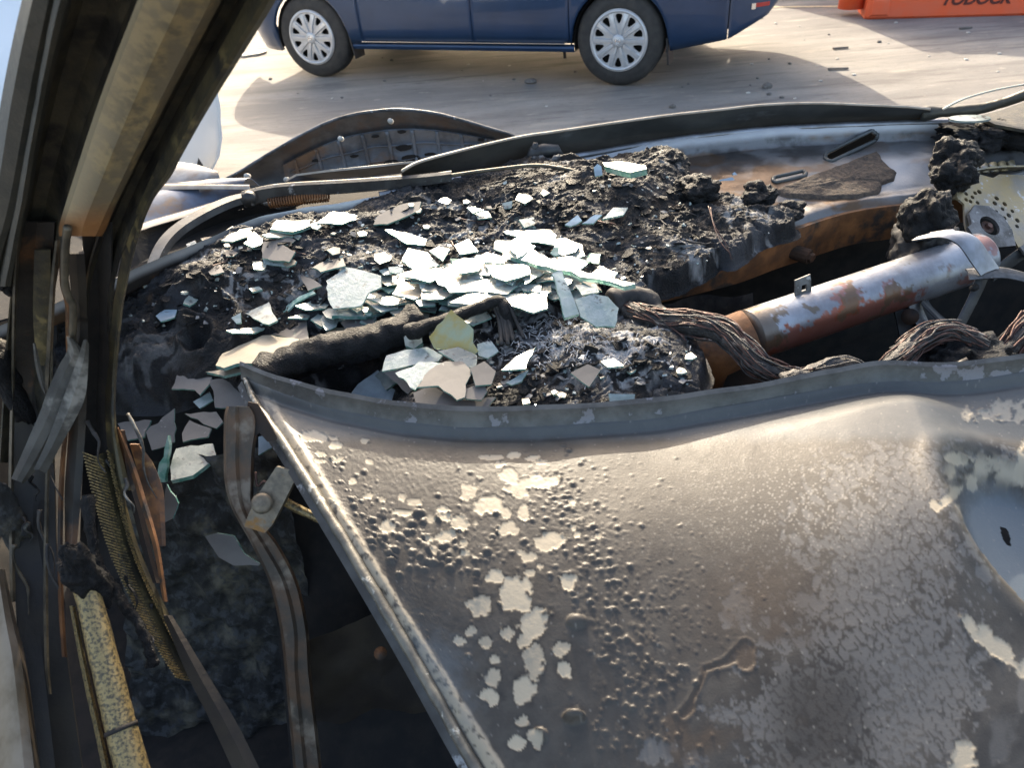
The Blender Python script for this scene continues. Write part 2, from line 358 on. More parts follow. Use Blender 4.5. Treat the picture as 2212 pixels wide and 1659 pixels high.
# ================================================================== GROUND
def ground_mat():
    m = bpy.data.materials.new('yard_ground'); m.use_nodes = True; nt = m.node_tree; N = nt.nodes; L = nt.links; b = N['Principled BSDF']
    tc = N.new('ShaderNodeTexCoord')
    def nz(s, st=(1, 1, 1), d=8., r=.6):
        mp = N.new('ShaderNodeMapping'); mp.inputs['Scale'].default_value = st; L.new(tc.outputs['Object'], mp.inputs['Vector'])
        n = N.new('ShaderNodeTexNoise'); n.inputs['Scale'].default_value = s; n.inputs['Detail'].default_value = d; n.inputs['Roughness'].default_value = r
        L.new(mp.outputs['Vector'], n.inputs['Vector']); return n.outputs['Fac']
    def rp(src, a, bb):
        r = N.new('ShaderNodeMapRange'); r.inputs['From Min'].default_value = a; r.inputs['From Max'].default_value = bb; r.interpolation_type = 'SMOOTHSTEP'
        L.new(src, r.inputs['Value']); return r.outputs['Result']
    def mix(f, c1, c2):
        x = N.new('ShaderNodeMix'); x.data_type = 'RGBA'; L.new(f, x.inputs['Factor'])
        for s, c in (('A', c1), ('B', c2)):
            i = [k for k in x.inputs if k.name == s and k.type == 'RGBA'][0]
            if isinstance(c, tuple): i.default_value = (*c, 1)
            else: L.new(c, i)
        return [k for k in x.outputs if k.type == 'RGBA'][0]
    c = mix(rp(nz(1.1, (.5, 1.8, 1)), .38, .66), (.18, .167, .155), (.285, .265, .238))
    c = mix(rp(nz(3.5, (.35, 1.9, 1)), .52, .68), c, (.135, .122, .115))
    c = mix(rp(nz(26, (.45, 1.6, 1)), .56, .70), c, (.15, .135, .122))
    c = mix(rp(nz(2.3, (.5, 1.9, 1)), .57, .70), c, (.32, .29, .245))
    c = mix(rp(nz(11, (.5, 1.6, 1)), .60, .72), c, (.34, .31, .265))
    c = mix(rp(nz(120), .60, .68), c, (.12, .11, .10))
    c = mix(rp(nz(48), .66, .70), c, (.09, .083, .078))
    c = mix(rp(nz(75), .69, .73), c, (.5, .48, .44))
    L.new(c, b.inputs['Base Color']); b.inputs['Roughness'].default_value = .85
    bp = N.new('ShaderNodeBump'); bp.inputs['Strength'].default_value = .5; bp.inputs['Distance'].default_value = .012
    L.new(nz(14, (.5, 2, 1), 10, .7), bp.inputs['Height']); L.new(bp.outputs['Normal'], b.inputs['Normal'])
    return m
M['ground'] = ground_mat()
gv = [(-150, -150, 0), (150, -150, 0), (150, 150, 0), (-150, 150, 0)]
g = mesh_obj('ground', gv, [(0, 1, 2, 3)], M['ground'], smooth=False); g['kind'] = 'structure'

# ================================================================== BURNT CAR
BASE = (0.1, 1.3, 0.0)
car = thing('burnt_car', 'burnt out car with blistered sooty panel, charred dashboard and bare door pillar', 'car', BASE)

# ---------------- door skin: height field z(x, y)
RIM = [(440, 775), (520, 812), (600, 845), (720, 880), (860, 908), (1000, 921), (1150, 920), (1300, 912), (1450, 898), (1600, 876), (1750, 849), (1880, 822), (1940, 818), (2000, 826), (2080, 824), (2212, 806), (2420, 775)]
ZR = .885
rimw = [Pz(px, py, ZR) for px, py in RIM]
rx = np.array([p.x for p in rimw]); ry = np.array([p.y for p in rimw])
def yedge(x):
    xs = np.asarray(x, float)
    # smooth the polyline slightly
    return (np.interp(xs - .02, rx, ry) + np.interp(xs, rx, ry) * 2 + np.interp(xs + .02, rx, ry)) / 4
DENT = Pz(2235, 1225, .80)
def door_base(x, y):
    x = np.asarray(x, float); y = np.asarray(y, float)
    s = yedge(x) - y
    z = ZR - .013 * sstep(0, .012, s)
    t = np.clip(s - .012, 0, 2)
    lift = -.03 + .11 * sstep(-.20, .34, x) + .08 * sstep(.15, .48, x) - .11 * sstep(.46, .68, x)
    z = z + lift * t - .62 * t * t + .0011 * np.exp(-((s - .020) / .006) ** 2)
    # crest of the fold on the right: long flank to the left, steep to the right
    xc = .520 - .30 * s
    dx = x - xc
    amp = .021 * sstep(.0, .07, s) * (1 - sstep(.22, .42, s))
    z = z + amp * np.exp(-(dx / np.where(dx < 0, .17, .055)) ** 2)
    # sheet drops away right of the fold, then a large dent
    k = np.clip(dx, 0, .4)
    z = z - .10 * k * sstep(0, .1, s)
    d = np.hypot((x - DENT.x - .10 * (DENT.y - y)) / .105, (y - DENT.y) / .118)
    z = z - .036 * sstep(1.10, .62, d) - .016 * np.clip(1 - d, 0, 1) + .003 * np.exp(-((d - 1.16) / .12) ** 2)
    z = z - .25 * np.clip(.12 - x, 0, .5) * sstep(.18, .5, s)
    z = z + .003 * vn(x * 5, y * 5, 3) + .0010 * vn(x * 13, y * 13, 5)
    return z
def DS(px, py): return Pf(px, py, door_base, .88)
HEM = [(528, 820), (556, 880), (612, 960), (690, 1085), (790, 1250), (890, 1420), (985, 1590), (1075, 1745), (1180, 1920)]
hemw = [DS(a, b) for a, b in HEM]
hy = np.array([p.y for p in hemw])[::-1]; hx = np.array([p.x for p in hemw])[::-1]
def xhem(y): return np.interp(y, hy, hx)
nx_, ny_ = 640, 300
ys = np.linspace(0, 1, ny_); xs = np.linspace(0, 1, nx_)
YB = .20
GX = np.zeros((ny_, nx_)); GY = np.zeros((ny_, nx_))
XR = .98
tt = ys[:, None]; ss = xs[None, :]
# rows run from the far edge to the near edge; columns from hem to the right
GX = np.zeros((ny_, nx_)) + 0.; GY = GX.copy()
yl0 = hemw[0].y
yhem = yl0 + (YB - yl0) * tt[:, 0]
xl = xhem(yhem)
for i in range(ny_):
    xr_ = xl[i] + (XR - xl[i]) * xs
    yfar = np.minimum(yedge(xr_), 5)
    GX[i] = xr_; GY[i] = yfar + (YB - yfar) * ys[i]
# left column must follow the hem: shear y where far edge differs
for i in range(ny_):
    w = np.clip(1 - (GX[i] - xl[i]) / .10, 0, 1)
    GY[i] = GY[i] * (1 - w) + w * yhem[i]
GZ = door_base(GX, GY)
# blisters, peel patches
def px_of(x, y, z):
    v0 = x; v1 = y; v2 = z - CAMH
    dep = v1 * _f.y + v2 * _f.z
    a = (v0 * _ix.x + v1 * _ix.y + v2 * _ix.z) / dep; b = (v0 * _iy.x + v1 * _iy.y + v2 * _iy.z) / dep
    return a * F0 + W0 / 2, b * F0 + H0 / 2
PX, PY = px_of(GX, GY, GZ)
PEEL = [(679, 945, 27, 13), (721, 947, 11, 5), (725, 962, 14, 8), (789, 953, 11, 7), (696, 980, 13, 7), (729, 992, 13, 8), (799, 997, 10, 6), (694, 996, 14, 5), (762, 1042, 10, 8), (795, 1073, 13, 7), (826, 1081, 10, 8), (868, 1076, 12, 8), (895, 1086, 15, 9), (870, 1109, 22, 8), (835, 1139, 20, 13), (931, 1124, 13, 9), (957, 1101, 13, 8), (962, 1117, 14, 9), (996, 1130, 27, 18), (966, 1157, 24, 14), (931, 1166, 10, 7), (1004, 1175, 12, 9), (1005, 1198, 11, 7), (940, 1189, 9, 9), (1009, 1066, 18, 18),
        (1101, 1025, 24, 18), (1121, 1056, 29, 22), (1164, 1044, 24, 18), (1191, 1037, 19, 12), (1056, 1093, 31, 19), (1099, 1143, 22, 19), (1130, 1107, 12, 19), (1092, 1107, 14, 12), (1188, 1170, 31, 20), (1142, 1204, 19, 10), (1142, 1240, 14, 9), (1070, 1245, 19, 14), (1227, 1259, 19, 18), (1109, 1283, 43, 36), (1150, 1346, 39, 36), (1034, 1312, 27, 22), (1097, 1370, 13, 14), (1130, 1385, 17, 14), (1048, 1387, 14, 15), (995, 1387, 14, 11), (1017, 1365, 11, 11), (1070, 1426, 11, 12), (1060, 1462, 19, 19), (1060, 1505, 24, 22), (1130, 1491, 23, 31), (1154, 1433, 24, 41), (1212, 1404, 19, 14), (1217, 1447, 17, 24), (1128, 1561, 14, 14), (1116, 1606, 17, 15), (1155, 1597, 19, 22),
        (1060, 990, 26, 6), (1110, 985, 20, 7), (1150, 990, 18, 7), (1080, 1003, 16, 6), (1170, 1000, 16, 6), (1235, 1085, 10, 7), (1245, 1155, 9, 7), (1238, 1140, 8, 8), (1290, 1160, 8, 7), (1125, 1195, 10, 7), (1165, 1225, 8, 6)]
GREY = [(1593, 1295, 29, 31), (1584, 1341, 30, 20), (1612, 1352, 22, 14), (1700, 1500, 40, 40), (1640, 1560, 34, 30), (1420, 1630, 36, 34), (1500, 1660, 30, 36), (1560, 1545, 50, 18), (1860, 1170, 50, 60), (1905, 1250, 46, 70), (1830, 1290, 40, 38), (1755, 1310, 30, 22), (1960, 1420, 60, 90), (2010, 1560, 70, 80), (2060, 1480, 60, 100), (1930, 1590, 44, 50)]
wx = fbm(PX / 22, PY / 22, 3, 1); wy = fbm(PX / 22, PY / 22, 3, 9)
w2x = vn(PX / 6, PY / 6, 21); 
tan = np.zeros_like(GX); grey = np.zeros_like(GX); halo = np.zeros_like(GX)
for (a, b, r1, r2) in PEEL:
    q = np.hypot((PX - a + wx * r1 * .55 + w2x * 2.0) / (r1 * .93), (PY - b + wy * r2 * .55 + w2x * 1.4) / (r2 * .93))
    tan = np.maximum(tan, sstep(1.08, .96, q) * random.uniform(.72, 1.)); halo = np.maximum(halo, sstep(1.55, 1.1, q))
for (a, b, r1, r2) in GREY:
    q = np.hypot((PX - a + wx * r1 * .9 + w2x * 2.5) / r1, (PY - b + wy * r2 * .9) / r2)
    grey = np.maximum(grey, sstep(1.08, .96, q))
# flaked band on the right: stretched cells
ca, sa = math.cos(.9), math.sin(.9)
ux = (PX * ca + PY * sa) / 34 + wx * .5; uy = (-PX * sa + PY * ca) / 17 + wy * .5
d1, d2, idv = worley(ux, uy, 5)
band = np.exp(-((PX - (1980 - .30 * (PY - 1000))) / 170) ** 2) * sstep(930, 1010, PY)
fl = sstep(.07, .15, d2 - d1) * (idv < (.05 + .95 * band)) * (band > .12)
ux2 = ux * 2.1; uy2 = uy * 2.1
e1, e2, id2 = worley(ux2, uy2, 15)
fl2 = sstep(.08, .2, e2 - e1) * (id2 < (.05 + .7 * band)) * (band > .08)
grey = np.maximum(grey, np.maximum(fl, fl2 * .8))
gapm = sstep(.07, .17, d2 - d1 + .05 * w2x)
rightmask = sstep(2010, 2110, PX) * sstep(900, 960, PY)
grey = np.maximum(grey, sstep(1700, 1840, PX + 60 * wx) * sstep(1330, 1480, PY + 80 * wy) * (.12 + .45 * sstep(.0, .3, fbm(PX / 60, PY / 130, 4, 31))))
dents = np.hypot((GX - DENT.x - .10 * (DENT.y - GY)) / .105, (GY - DENT.y) / .118)
dsk = np.hypot(0, 0)
skyrefl = sstep(.86, .62, dents + .05 * wx) * .95  # sky reflection painted as blue in the dent, trough and lower left
skyrefl = np.maximum(skyrefl, .35 * sstep(965, 935, PY + 8 * wx))
skyrefl = np.maximum(skyrefl, .4 * sstep(1060, 930, PX + 60 * wx) * sstep(1330, 1420, PY + 40 * wy))
TANR = [(2050, 1075, 36, 10, -.75), (2020, 1090, 12, 14, 0), (2100, 1045, 14, 22, 0), (2150, 1400, 95, 20, .72), (2200, 890, 120, 24, -.05), (2205, 1010, 14, 44, .1), (2060, 990, 22, 12, .2), (2080, 1640, 30, 40, .3), (2150, 1010, 60, 16, .35)]
for i, (a, b, r1, r2, an) in enumerate(TANR):
    dx = PX - a; dy = PY - b; u = dx * math.cos(an) + dy * math.sin(an); v = -dx * math.sin(an) + dy * math.cos(an)
    q = np.hypot((u + wx * r1 * .5) / r1, (v + wy * r2 * .6) / r2) + .12 * w2x
    m_ = sstep(1.1, .9, q)
    if i in (4, 8): m_ = m_ * sstep(-.35, .05, fbm(PX / 12, PY / 12, 4, 44)) * (.8 if i == 8 else .9)
    tan = np.maximum(tan, m_ * .9)
tan = np.maximum(tan, .85 * np.exp(-((dents - .90) / .09) ** 2) * sstep(-.40, .1, fbm(PX / 22, PY / 22, 5, 144)) * sstep(2290, 2200, PX))
rusty = sstep(.05, .4, fbm(PX / 120, PY / 120, 3, 51)) * np.exp(-((PX - 1560) / 160) ** 2 - ((PY - 1520) / 200) ** 2) * 1.2
rusty = np.clip(rusty + .7 * np.exp(-((PX - 1650) / 130) ** 2 - ((PY - 1290) / 90) ** 2), 0, 1)
# worn mark shaped like a bone, right of the middle
def seg(ax, ay, bx, by, r0, r1):
    t = np.clip(((PX - ax) * (bx - ax) + (PY - ay) * (by - ay)) / ((bx - ax) ** 2 + (by - ay) ** 2), 0, 1)
    return np.hypot(PX - ax - t * (bx - ax), PY - ay - t * (by - ay)) - (r0 + (r1 - r0) * t)
bone = np.minimum.reduce([seg(1477, 1545, 1490, 1530, 12, 13), seg(1490, 1525, 1525, 1450, 8, 4), seg(1522, 1448, 1570, 1432, 7, 9), seg(1570, 1432, 1610, 1405, 10, 22), seg(1610, 1400, 1612, 1432, 18, 20)])
bone_m = sstep(3, -1, bone + 3 * w2x)
rusty = np.maximum(rusty, bone_m * .8)
bone_rim = np.exp(-((bone) / 3.) ** 2)
# grain: pale specks, densest right of the middle
gr1, gr2, gid = worley(PX / 5.2, PY / 3.8, 77)
grain = (gid > .72) * sstep(.42, .25, gr1) * np.exp(-((PX - 1740) / 300) ** 2 - ((PY - 1080) / 120) ** 2) * .8
grain = np.maximum(grain * .75, (gid > .975) * sstep(.35, .2, gr1) * .35)
grey = grey * (.25 + .75 * np.where(band > .05, gapm, 1)) * (1 - sstep(.9, .75, dents))
sooty = np.clip(sstep(1500, 1750, PX) * sstep(1200, 1450, PY) * sstep(-.3, .2, fbm(PX / 80, PY / 110, 4, 151)) * .9 + np.exp(-((PX - 1770) / 110) ** 4 - ((PY - 1560) / 130) ** 4), 0, 1)
sooty = np.maximum(sooty, halo * (.35 + .5 * sstep(-.2, .3, fbm(PX / 18, PY / 18, 3, 161))))
grey = grey * (1 - .8 * np.exp(-((PX - 1770) / 110) ** 4 - ((PY - 1560) / 130) ** 4))
# blister bumps
H = np.zeros_like(GX)
def bubbles(n, cx, cy, sx, sy, ang, r0, r1, amp, filt=None):
    ca, sa = math.cos(ang), math.sin(ang)
    for _ in range(n):
        u = random.gauss(0, 1) * sx; v = random.gauss(0, 1) * sy
        a = cx + u * ca - v * sa; b = cy + u * sa + v * ca
        if filt and not filt(a, b): continue
        r = (r0 + (r1 - r0) * random.random() ** 2) * .88
        BUB.append((a, b, r, amp))
BUB = []
bubbles(85, 905, 1185, 62, 26, .35, 6, 13, 1)
bubbles(60, 1010, 1160, 110, 70, .3, 3.5, 9, 1)
bubbles(60, 770, 1065, 55, 35, .75, 3, 9, 1)
bubbles(330, 1340, 1340, 185, 48, 1.12, 3.5, 9, 1)
bubbles(150, 1225, 1090, 50, 40, 1.3, 2.5, 6.5, 1)
bubbles(240, 1380, 1180, 140, 80, .9, 1.8, 4.2, .9)
bubbles(170, 1460, 1290, 110, 45, .7, 2, 5, .9)
bubbles(110, 1000, 1010, 170, 30, 0, 1.6, 3.6, .7)
bubbles(60, 1310, 1570, 50, 50, 0, 3.5, 9, 1)
bubbles(110, 1600, 1255, 120, 40, .2, 1.6, 3.6, .7)
bubbles(20, 980, 1430, 60, 80, 0, 2.5, 6, 1)
BUB += [(1240, 1552, 26, 1.2), (1245, 1345, 22, .8), (1163, 1590, 22, .7), (905, 1110, 14, 1), (950, 1120, 13, 1)]
# fast lookup of nearest grid cell: rows sorted by PY roughly
order = {}
BIN = 40
bi = (np.floor(PX / BIN)).astype(int); bj = (np.floor(PY / BIN)).astype(int)
flat = np.arange(GX.size)
key = (bi * 1000 + bj).ravel(); so = np.argsort(key, kind='stable'); ks = key[so]
def near(a, b, r):
    out = []
    for i in range(int((a - r) // BIN), int((a + r) // BIN) + 1):
        for j in range(int((b - r) // BIN), int((b + r) // BIN) + 1):
            k = i * 1000 + j; l = np.searchsorted(ks, k); h = np.searchsorted(ks, k + 1)
            if h > l: out.append(so[l:h])
    return np.concatenate(out) if out else np.zeros(0, int)
PXr = PX.ravel(); PYr = PY.ravel(); Hr = H.ravel(); tanr = tan.ravel()
for (a, b, r, amp) in BUB:
    ix = near(a, b, r)
    if not len(ix): continue
    e = random.uniform(.8, 1.1)
    q = np.hypot((PXr[ix] - a) / r, (PYr[ix] - b) / (r * .72 * e))
    hh = np.sqrt(np.clip(1 - q * q, 0, 1)) * r * .00060 * amp * .62
    Hr[ix] = np.maximum(Hr[ix], hh)
    if random.random() < .06 and r > 6:      # burst blister: a hole in its top
        c = q < .6; Hr[ix[c]] *= .15
Hf = Hr.reshape(GX.shape)
Hf *= (1 - .85 * tan)
# crinkled paint between blisters
crk = ridge(PX / 26 + wx, PY / 14 + wy, 3, 61)
blis = np.exp(-((PX - 1040) / 210) ** 2 - ((PY - 1170) / 110) ** 2) + np.exp(-(((PX - 1330) * .9 - (PY - 1330) * .45) / 120) ** 2 - ((PY - 1330) / 220) ** 2)
Hf += .0010 * sstep(.74, .95, crk) * np.clip(blis, 0, 1) * (1 - tan)
Hf += .0007 * (1 - np.clip(tan + grey * .22, 0, 1))                 # paint film stands above bare metal
# curled rims round peeled patches
Hf += (.0005 + .0022 * sstep(.05, .4, fbm(PX / 30, PY / 30, 2, 131))) * np.clip(1 - np.abs(tan - .4) * 2.4, 0, 1)
Hf += .0016 * bone_rim - .001 * bone_m
Hf += .0003 * fbm(PX / 5, PY / 4, 2, 71) * sstep(940, 990, PY) * sstep(1700, 1200, PX + PY * .2)
edge_fade = sstep(0, .03, xs)[None, :] * np.ones_like(GX)
# raised bead beside the hem
sx_ = (GX - xl[:, None])
bead = np.exp(-((sx_ - .026) / .012) ** 2) * sstep(.0, .12, ys)[:, None]
Hf = Hf * edge_fade + .0035 * bead
tan = np.maximum(tan, .75 * sstep(.011, .015, sx_) * sstep(.040, .033, sx_ + .004 * wx) * sstep(.0, .08, ys)[:, None] * sstep(-.55, -.1, fbm(PX / 10, PY / 10, 3, 88)))
darkhem = sstep(.013, .007, sx_)
GZ2 = GZ + Hf
_hole = (np.hypot((PX - 2172 - .25 * (PY - 1160)) / 6.5, (PY - 1160) / 17 + .2 * w2x) > 1).ravel()
_F = grid_faces(ny_, nx_)[:, ::-1]; _F = _F[_hole[_F].all(1)]
skin = mesh_obj('door_skin', np.stack([GX.ravel(), GY.ravel(), GZ2.ravel()], 1), _F, M['door'], car)
for nme, arr in (('sooty', sooty), ('tan', tan), ('grey', np.clip(grey, 0, 1)), ('rusty', rusty), ('blue', np.clip(skyrefl, 0, 1)), ('grain', grain), ('darkhem', darkhem)): fattr(skin, nme, arr)
skin['label'] = 'blistered and peeling sooty outer panel'
# rolled rim along the far edge of the skin
rows = []
dense = np.linspace(rx[1], XR, 150)
for x in dense:
    y = float(yedge(x)); w = .013 + .006 * min(1, (x - rx[1]) / .25)
    wob = .0025 * mnoise.noise(Vector((x * 14, 0, 3)))
    rows.append([(x, y - .003, ZR - .004), (x, y + .004, ZR + .35 * w), (x, y + .007, ZR + w + wob), (x, y + .013, ZR + w + .0035 + wob), (x, y + .018, ZR + w - .003 + wob), (x, y + .018, ZR - .02)])
strip('top_rim', rows, M['doorrim'], car, thick=.0015)
# hem flange: rounded bead, doubled sheet
mb = MB(); hp = smooth_path([p + Vector((.001, 0, .002)) for p in hemw], 10)
mb.tube(hp, [.003 + .0035 * min(1, i / 14) for i in range(len(hp))], n=10, wob=.2, ws=60)
mb.build('hem_flange', M['hem'], car)
rows = [[p + Vector((-.004, -.002, -.002)), p + Vector((-.012, -.006, -.010)), p + Vector((-.008, -.004, -.024)), p + Vector((.03, .01, -.036))] for p in hp]
strip('hem_return', rows, M['darksteel'], car)
# rubber crumb under the lower hem
# ---------------- dash and cowl: base heights from measured anchors
ANCH = [(300, 600, .935), (260, 760, .86), (300, 900, .80), (420, 700, .885), (420, 560, .95), (520, 480, .965), (700, 460, .965), (900, 410, .965), (1100, 370, .97), (1250, 345, .975),
        (600, 600, .925), (800, 540, .935), (1000, 480, .945), (1200, 440, .955), (1400, 400, .965), (500, 760, .875), (620, 720, .885), (760, 640, .905), (900, 600, .915), (1050, 600, .925), (1200, 560, .93),
        (900, 760, .87), (1000, 860, .86), (1150, 760, .885), (1300, 760, .90), (1400, 800, .895), (1300, 870, .87), (1480, 800, .87), (1050, 680, .905), (1300, 660, .90), (1400, 640, .885),
        (1400, 590, .893), (1500, 550, .898), (1600, 510, .905), (1700, 450, .915), (1450, 500, .935), (1560, 455, .94), (480, 880, .84), (560, 860, .84), (420, 930, .80), (420, 1010, .75), (340, 960, .76), (700, 820, .80), (760, 850, .80), (850, 800, .82), (620, 840, .81)]
aw = [Pz(a, b, c) for a, b, c in ANCH]
AX = np.array([p.x for p in aw]); AY = np.array([p.y for p in aw]); AZ = np.array([p.z for p in aw])
def dash_base(x, y):
    x = np.asarray(x, float); y = np.asarray(y, float)
    n = np.zeros(np.broadcast(x, y).shape); d = n.copy()
    for a, b, c in zip(AX, AY, AZ):
        w = np.exp(-((x - a) ** 2 + (y - b) ** 2) / (2 * .065 ** 2)) + 1e-5 / ((x - a) ** 2 + (y - b) ** 2 + .01)
        n = n + w * c; d = d + w
    return n / d
def char_noise(x, y):
    wx_ = .8 * vn(x * 18, y * 22, 8); wy_ = .8 * vn(x * 18, y * 22, 18)
    a = .017 * fbm(x * 8, y * 9, 3, 2)
    fold = np.abs(vn(x * 16 + 1.4 * wx_, y * 30 + 1.4 * wy_, 4))                     # sagging folds with sharp creases
    a = a + .0075 * (np.minimum(fold, .5) - .25) + .0035 * (np.abs(vn(x * 46 + 2 * wx_, y * 90 + 2 * wy_, 14)) - .3)
    k = sstep(-.25, .25, fbm(x * 6, y * 7, 2, 91)); k2 = sstep(-.2, .2, fbm(x * 11, y * 13, 2, 191))
    h1, e1_ = flakes(x * 28 + wx_, y * 44 + wy_, 3)
    h2, e2_ = flakes(x * 85 + 1.3 * wx_, y * 120 + 1.3 * wy_, 40)
    h3, e3_ = flakes(x * 190 + 1.3 * wx_, y * 260 + 1.3 * wy_, 140)
    a = a + .0085 * h1 * sstep(0, .25, e1_) * k + .0040 * h2 * sstep(0, .25, e2_) * (.2 + .8 * k2) + .0020 * h3 * sstep(0, .3, e3_) + .0012 * fbm(x * 170, y * 190, 3, 6)
    return a
def poly_in(px, py, poly):
    c = np.zeros(px.shape, bool); n = len(poly); j = n - 1
    for i in range(n):
        xi, yi = poly[i]; xj, yj = poly[j]
        if yi != yj:
            t = (xj - xi) * (py - yi) / (yj - yi) + xi
            c ^= ((yi > py) != (yj > py)) & (px < t)
        j = i
    return c
OUT = [(120, 700), (180, 600), (285, 590), (400, 535), (520, 490), (640, 455), (760, 438), (900, 405), (1000, 378), (1150, 352), (1290, 342), (1370, 335), (1440, 330), (1485, 345), (1505, 405), (1620, 412), (1690, 440), (1715, 462), (1650, 500), (1560, 545), (1480, 585), (1395, 605), (1420, 650), (1440, 690), (1500, 720), (1530, 780), (1510, 850), (1480, 900), (1300, 960), (900, 980), (560, 900), (480, 960), (470, 1060), (330, 1100), (250, 1000), (120, 900)]
cx0, cx1, cy0, cy1 = -.85, .68, .70, 1.72
ncx, ncy = 900, 600
X1 = np.linspace(cx0, cx1, ncx); Y1 = np.linspace(cy0, cy1, ncy)
CX, CY = np.meshgrid(X1, Y1)
CB = dash_base(CX, CY); CN = char_noise(CX, CY)
QX, QY = px_of(CX, CY, CB)
wob = 14 * fbm(QX / 40, QY / 40, 4, 17)
inside = poly_in(QX + wob, QY + wob, OUT)
inside &= CY > yedge(CX) + .024
# softened inside mask
m_ = inside.astype(float)
for _ in range(26):
    m_ = (m_ + np.roll(m_, 1, 0) + np.roll(m_, -1, 0) + np.roll(m_, 1, 1) + np.roll(m_, -1, 1)) / 5
lump = np.zeros_like(CX)
for (a, b, r1, r2, h) in [(1290, 770, 150, 60, .020), (1420, 790, 80, 55, .02), (1540, 465, 110, 35, .010), (1420, 530, 120, 35, .012), (1420, 370, 60, 40, .018), (1350, 420, 100, 40, .012), (1250, 380, 90, 40, .02), (440, 600, 100, 30, .012), (380, 690, 60, 40, -.02), (400, 690, 22, 14, .03), (300, 780, 40, 60, .018), (340, 860, 60, 40, -.02), (1150, 410, 100, 40, .012), (720, 790, 120, 40, -.05), (790, 830, 70, 40, -.05)]:
    lump += h * np.exp(-((QX - a) / r1) ** 2 - ((QY - b) / r2) ** 2)
_cr = Pz(400, 690, .905)
def ringy(cx, cy, r, w, h, a0=-9, a1=9):
    d = np.hypot(CX - cx, CY - cy); an = np.arctan2(CY - cy, CX - cx)
    return h * np.exp(-((d - r + .004 * vn(CX * 60, CY * 60, 95)) / w) ** 2) * sstep(a0, a0 + .4, an) * sstep(a1, a1 - .4, an)
lump += ringy(_cr.x, _cr.y, .080, .006, .013, -.6, 3.3) + ringy(_cr.x + .012, _cr.y - .008, .030, .008, .014) - .02 * np.exp(-(np.hypot(CX - _cr.x - .012, CY - _cr.y + .008) / .02) ** 2)
for _k in range(5): lump += ringy(_cr.x + .02, _cr.y - .02, .105 + .016 * _k, .0045, .009, -3.2, -1.2)
CZ = CB + CN * .9 + lump
CZ = np.where(m_ > .02, CB - .03 + (CZ - CB + .03) * sstep(.02, .9, m_), CB - .03)
ash = sstep(-.05, .35, fbm(CX * 60 + 2 * vn(CX * 30, CY * 30, 24), CY * 60, 4, 23)) * (np.exp(-((QX - 1190) / 150) ** 2 - ((QY - 735) / 48) ** 2) * 1.9 + np.exp(-((QX - 1330) / 120) ** 2 - ((QY - 790) / 60) ** 2) * .8 + np.exp(-((QX - 340) / 60) ** 2 - ((QY - 760) / 70) ** 2) * .2 + .42 * sstep(.02, .35, fbm(CX * 9, CY * 12, 3, 123)))
ash = np.clip(ash, 0, .85) * sstep(230, 400, QX + .0 * QY + 40 * fbm(CX * 20, CY * 20, 2, 201)) 
brown = np.clip(sstep(.15, .5, fbm(CX * 25, CY * 25, 4, 29)) * (.25 + np.exp(-((QX - 1560) / 120) ** 2 - ((QY - 440) / 40) ** 2) + np.exp(-((QX - 300) / 60) ** 2 - ((QY - 640) / 60) ** 2)), 0, 1)
slick = np.clip(sstep(.02, .35, fbm(CX * 18, CY * 28, 4, 37)) * .85, 0, 1)
F = grid_faces(ncy, ncx)
keep = (m_.ravel()[F] > .02).any(1)
F = F[keep]
used = np.unique(F); remap = np.full(CX.size, -1); remap[used] = np.arange(len(used)); F = remap[F]
V = np.stack([CX.ravel(), CY.ravel(), CZ.ravel()], 1)[used]
char = mesh_obj('char_crust', V, F, M['char'], car, kind='stuff')
for nme, arr in (('ash', ash), ('brown', brown), ('slick', slick)): fattr(char, nme, arr.ravel()[used])
from math import floor
def dashz(x, y):
    i = min(max(int((y - cy0) / (cy1 - cy0) * (ncy - 1)), 0), ncy - 1); j = min(max(int((x - cx0) / (cx1 - cx0) * (ncx - 1)), 0), ncx - 1)
    return float(CZ[i, j])
# ash fibres standing out of the mound
mb = MB(); rs_ = random.Random(5)
for k in range(420):
    px = rs_.gauss(1200, 105); py = rs_.gauss(738, 36) + .10 * (px - 1200)
    if not (1010 < px < 1500 and 690 < py < 880): continue
    p = Pz(px, py, .9)
    for _ in range(8): p = Pz(px, py, .5 * p.z + .5 * dashz(p.x, p.y))
    a = rs_.uniform(0, 6.28); l = rs_.uniform(.006, .018); d = Vector((math.cos(a), math.sin(a), 0)) * l
    mb.tube([p + Vector((0, 0, -.001)), p + d * .5 + Vector((0, 0, rs_.uniform(.002, .008))), p + d + Vector((0, 0, rs_.uniform(-.001, .007)))], .0006, n=4, cap=False)
mb.build('ash_fibres', mat('ashfibre', (.48, .48, .50), (.22, .22, .23), rough=.8, scale=80), car, kind='stuff')
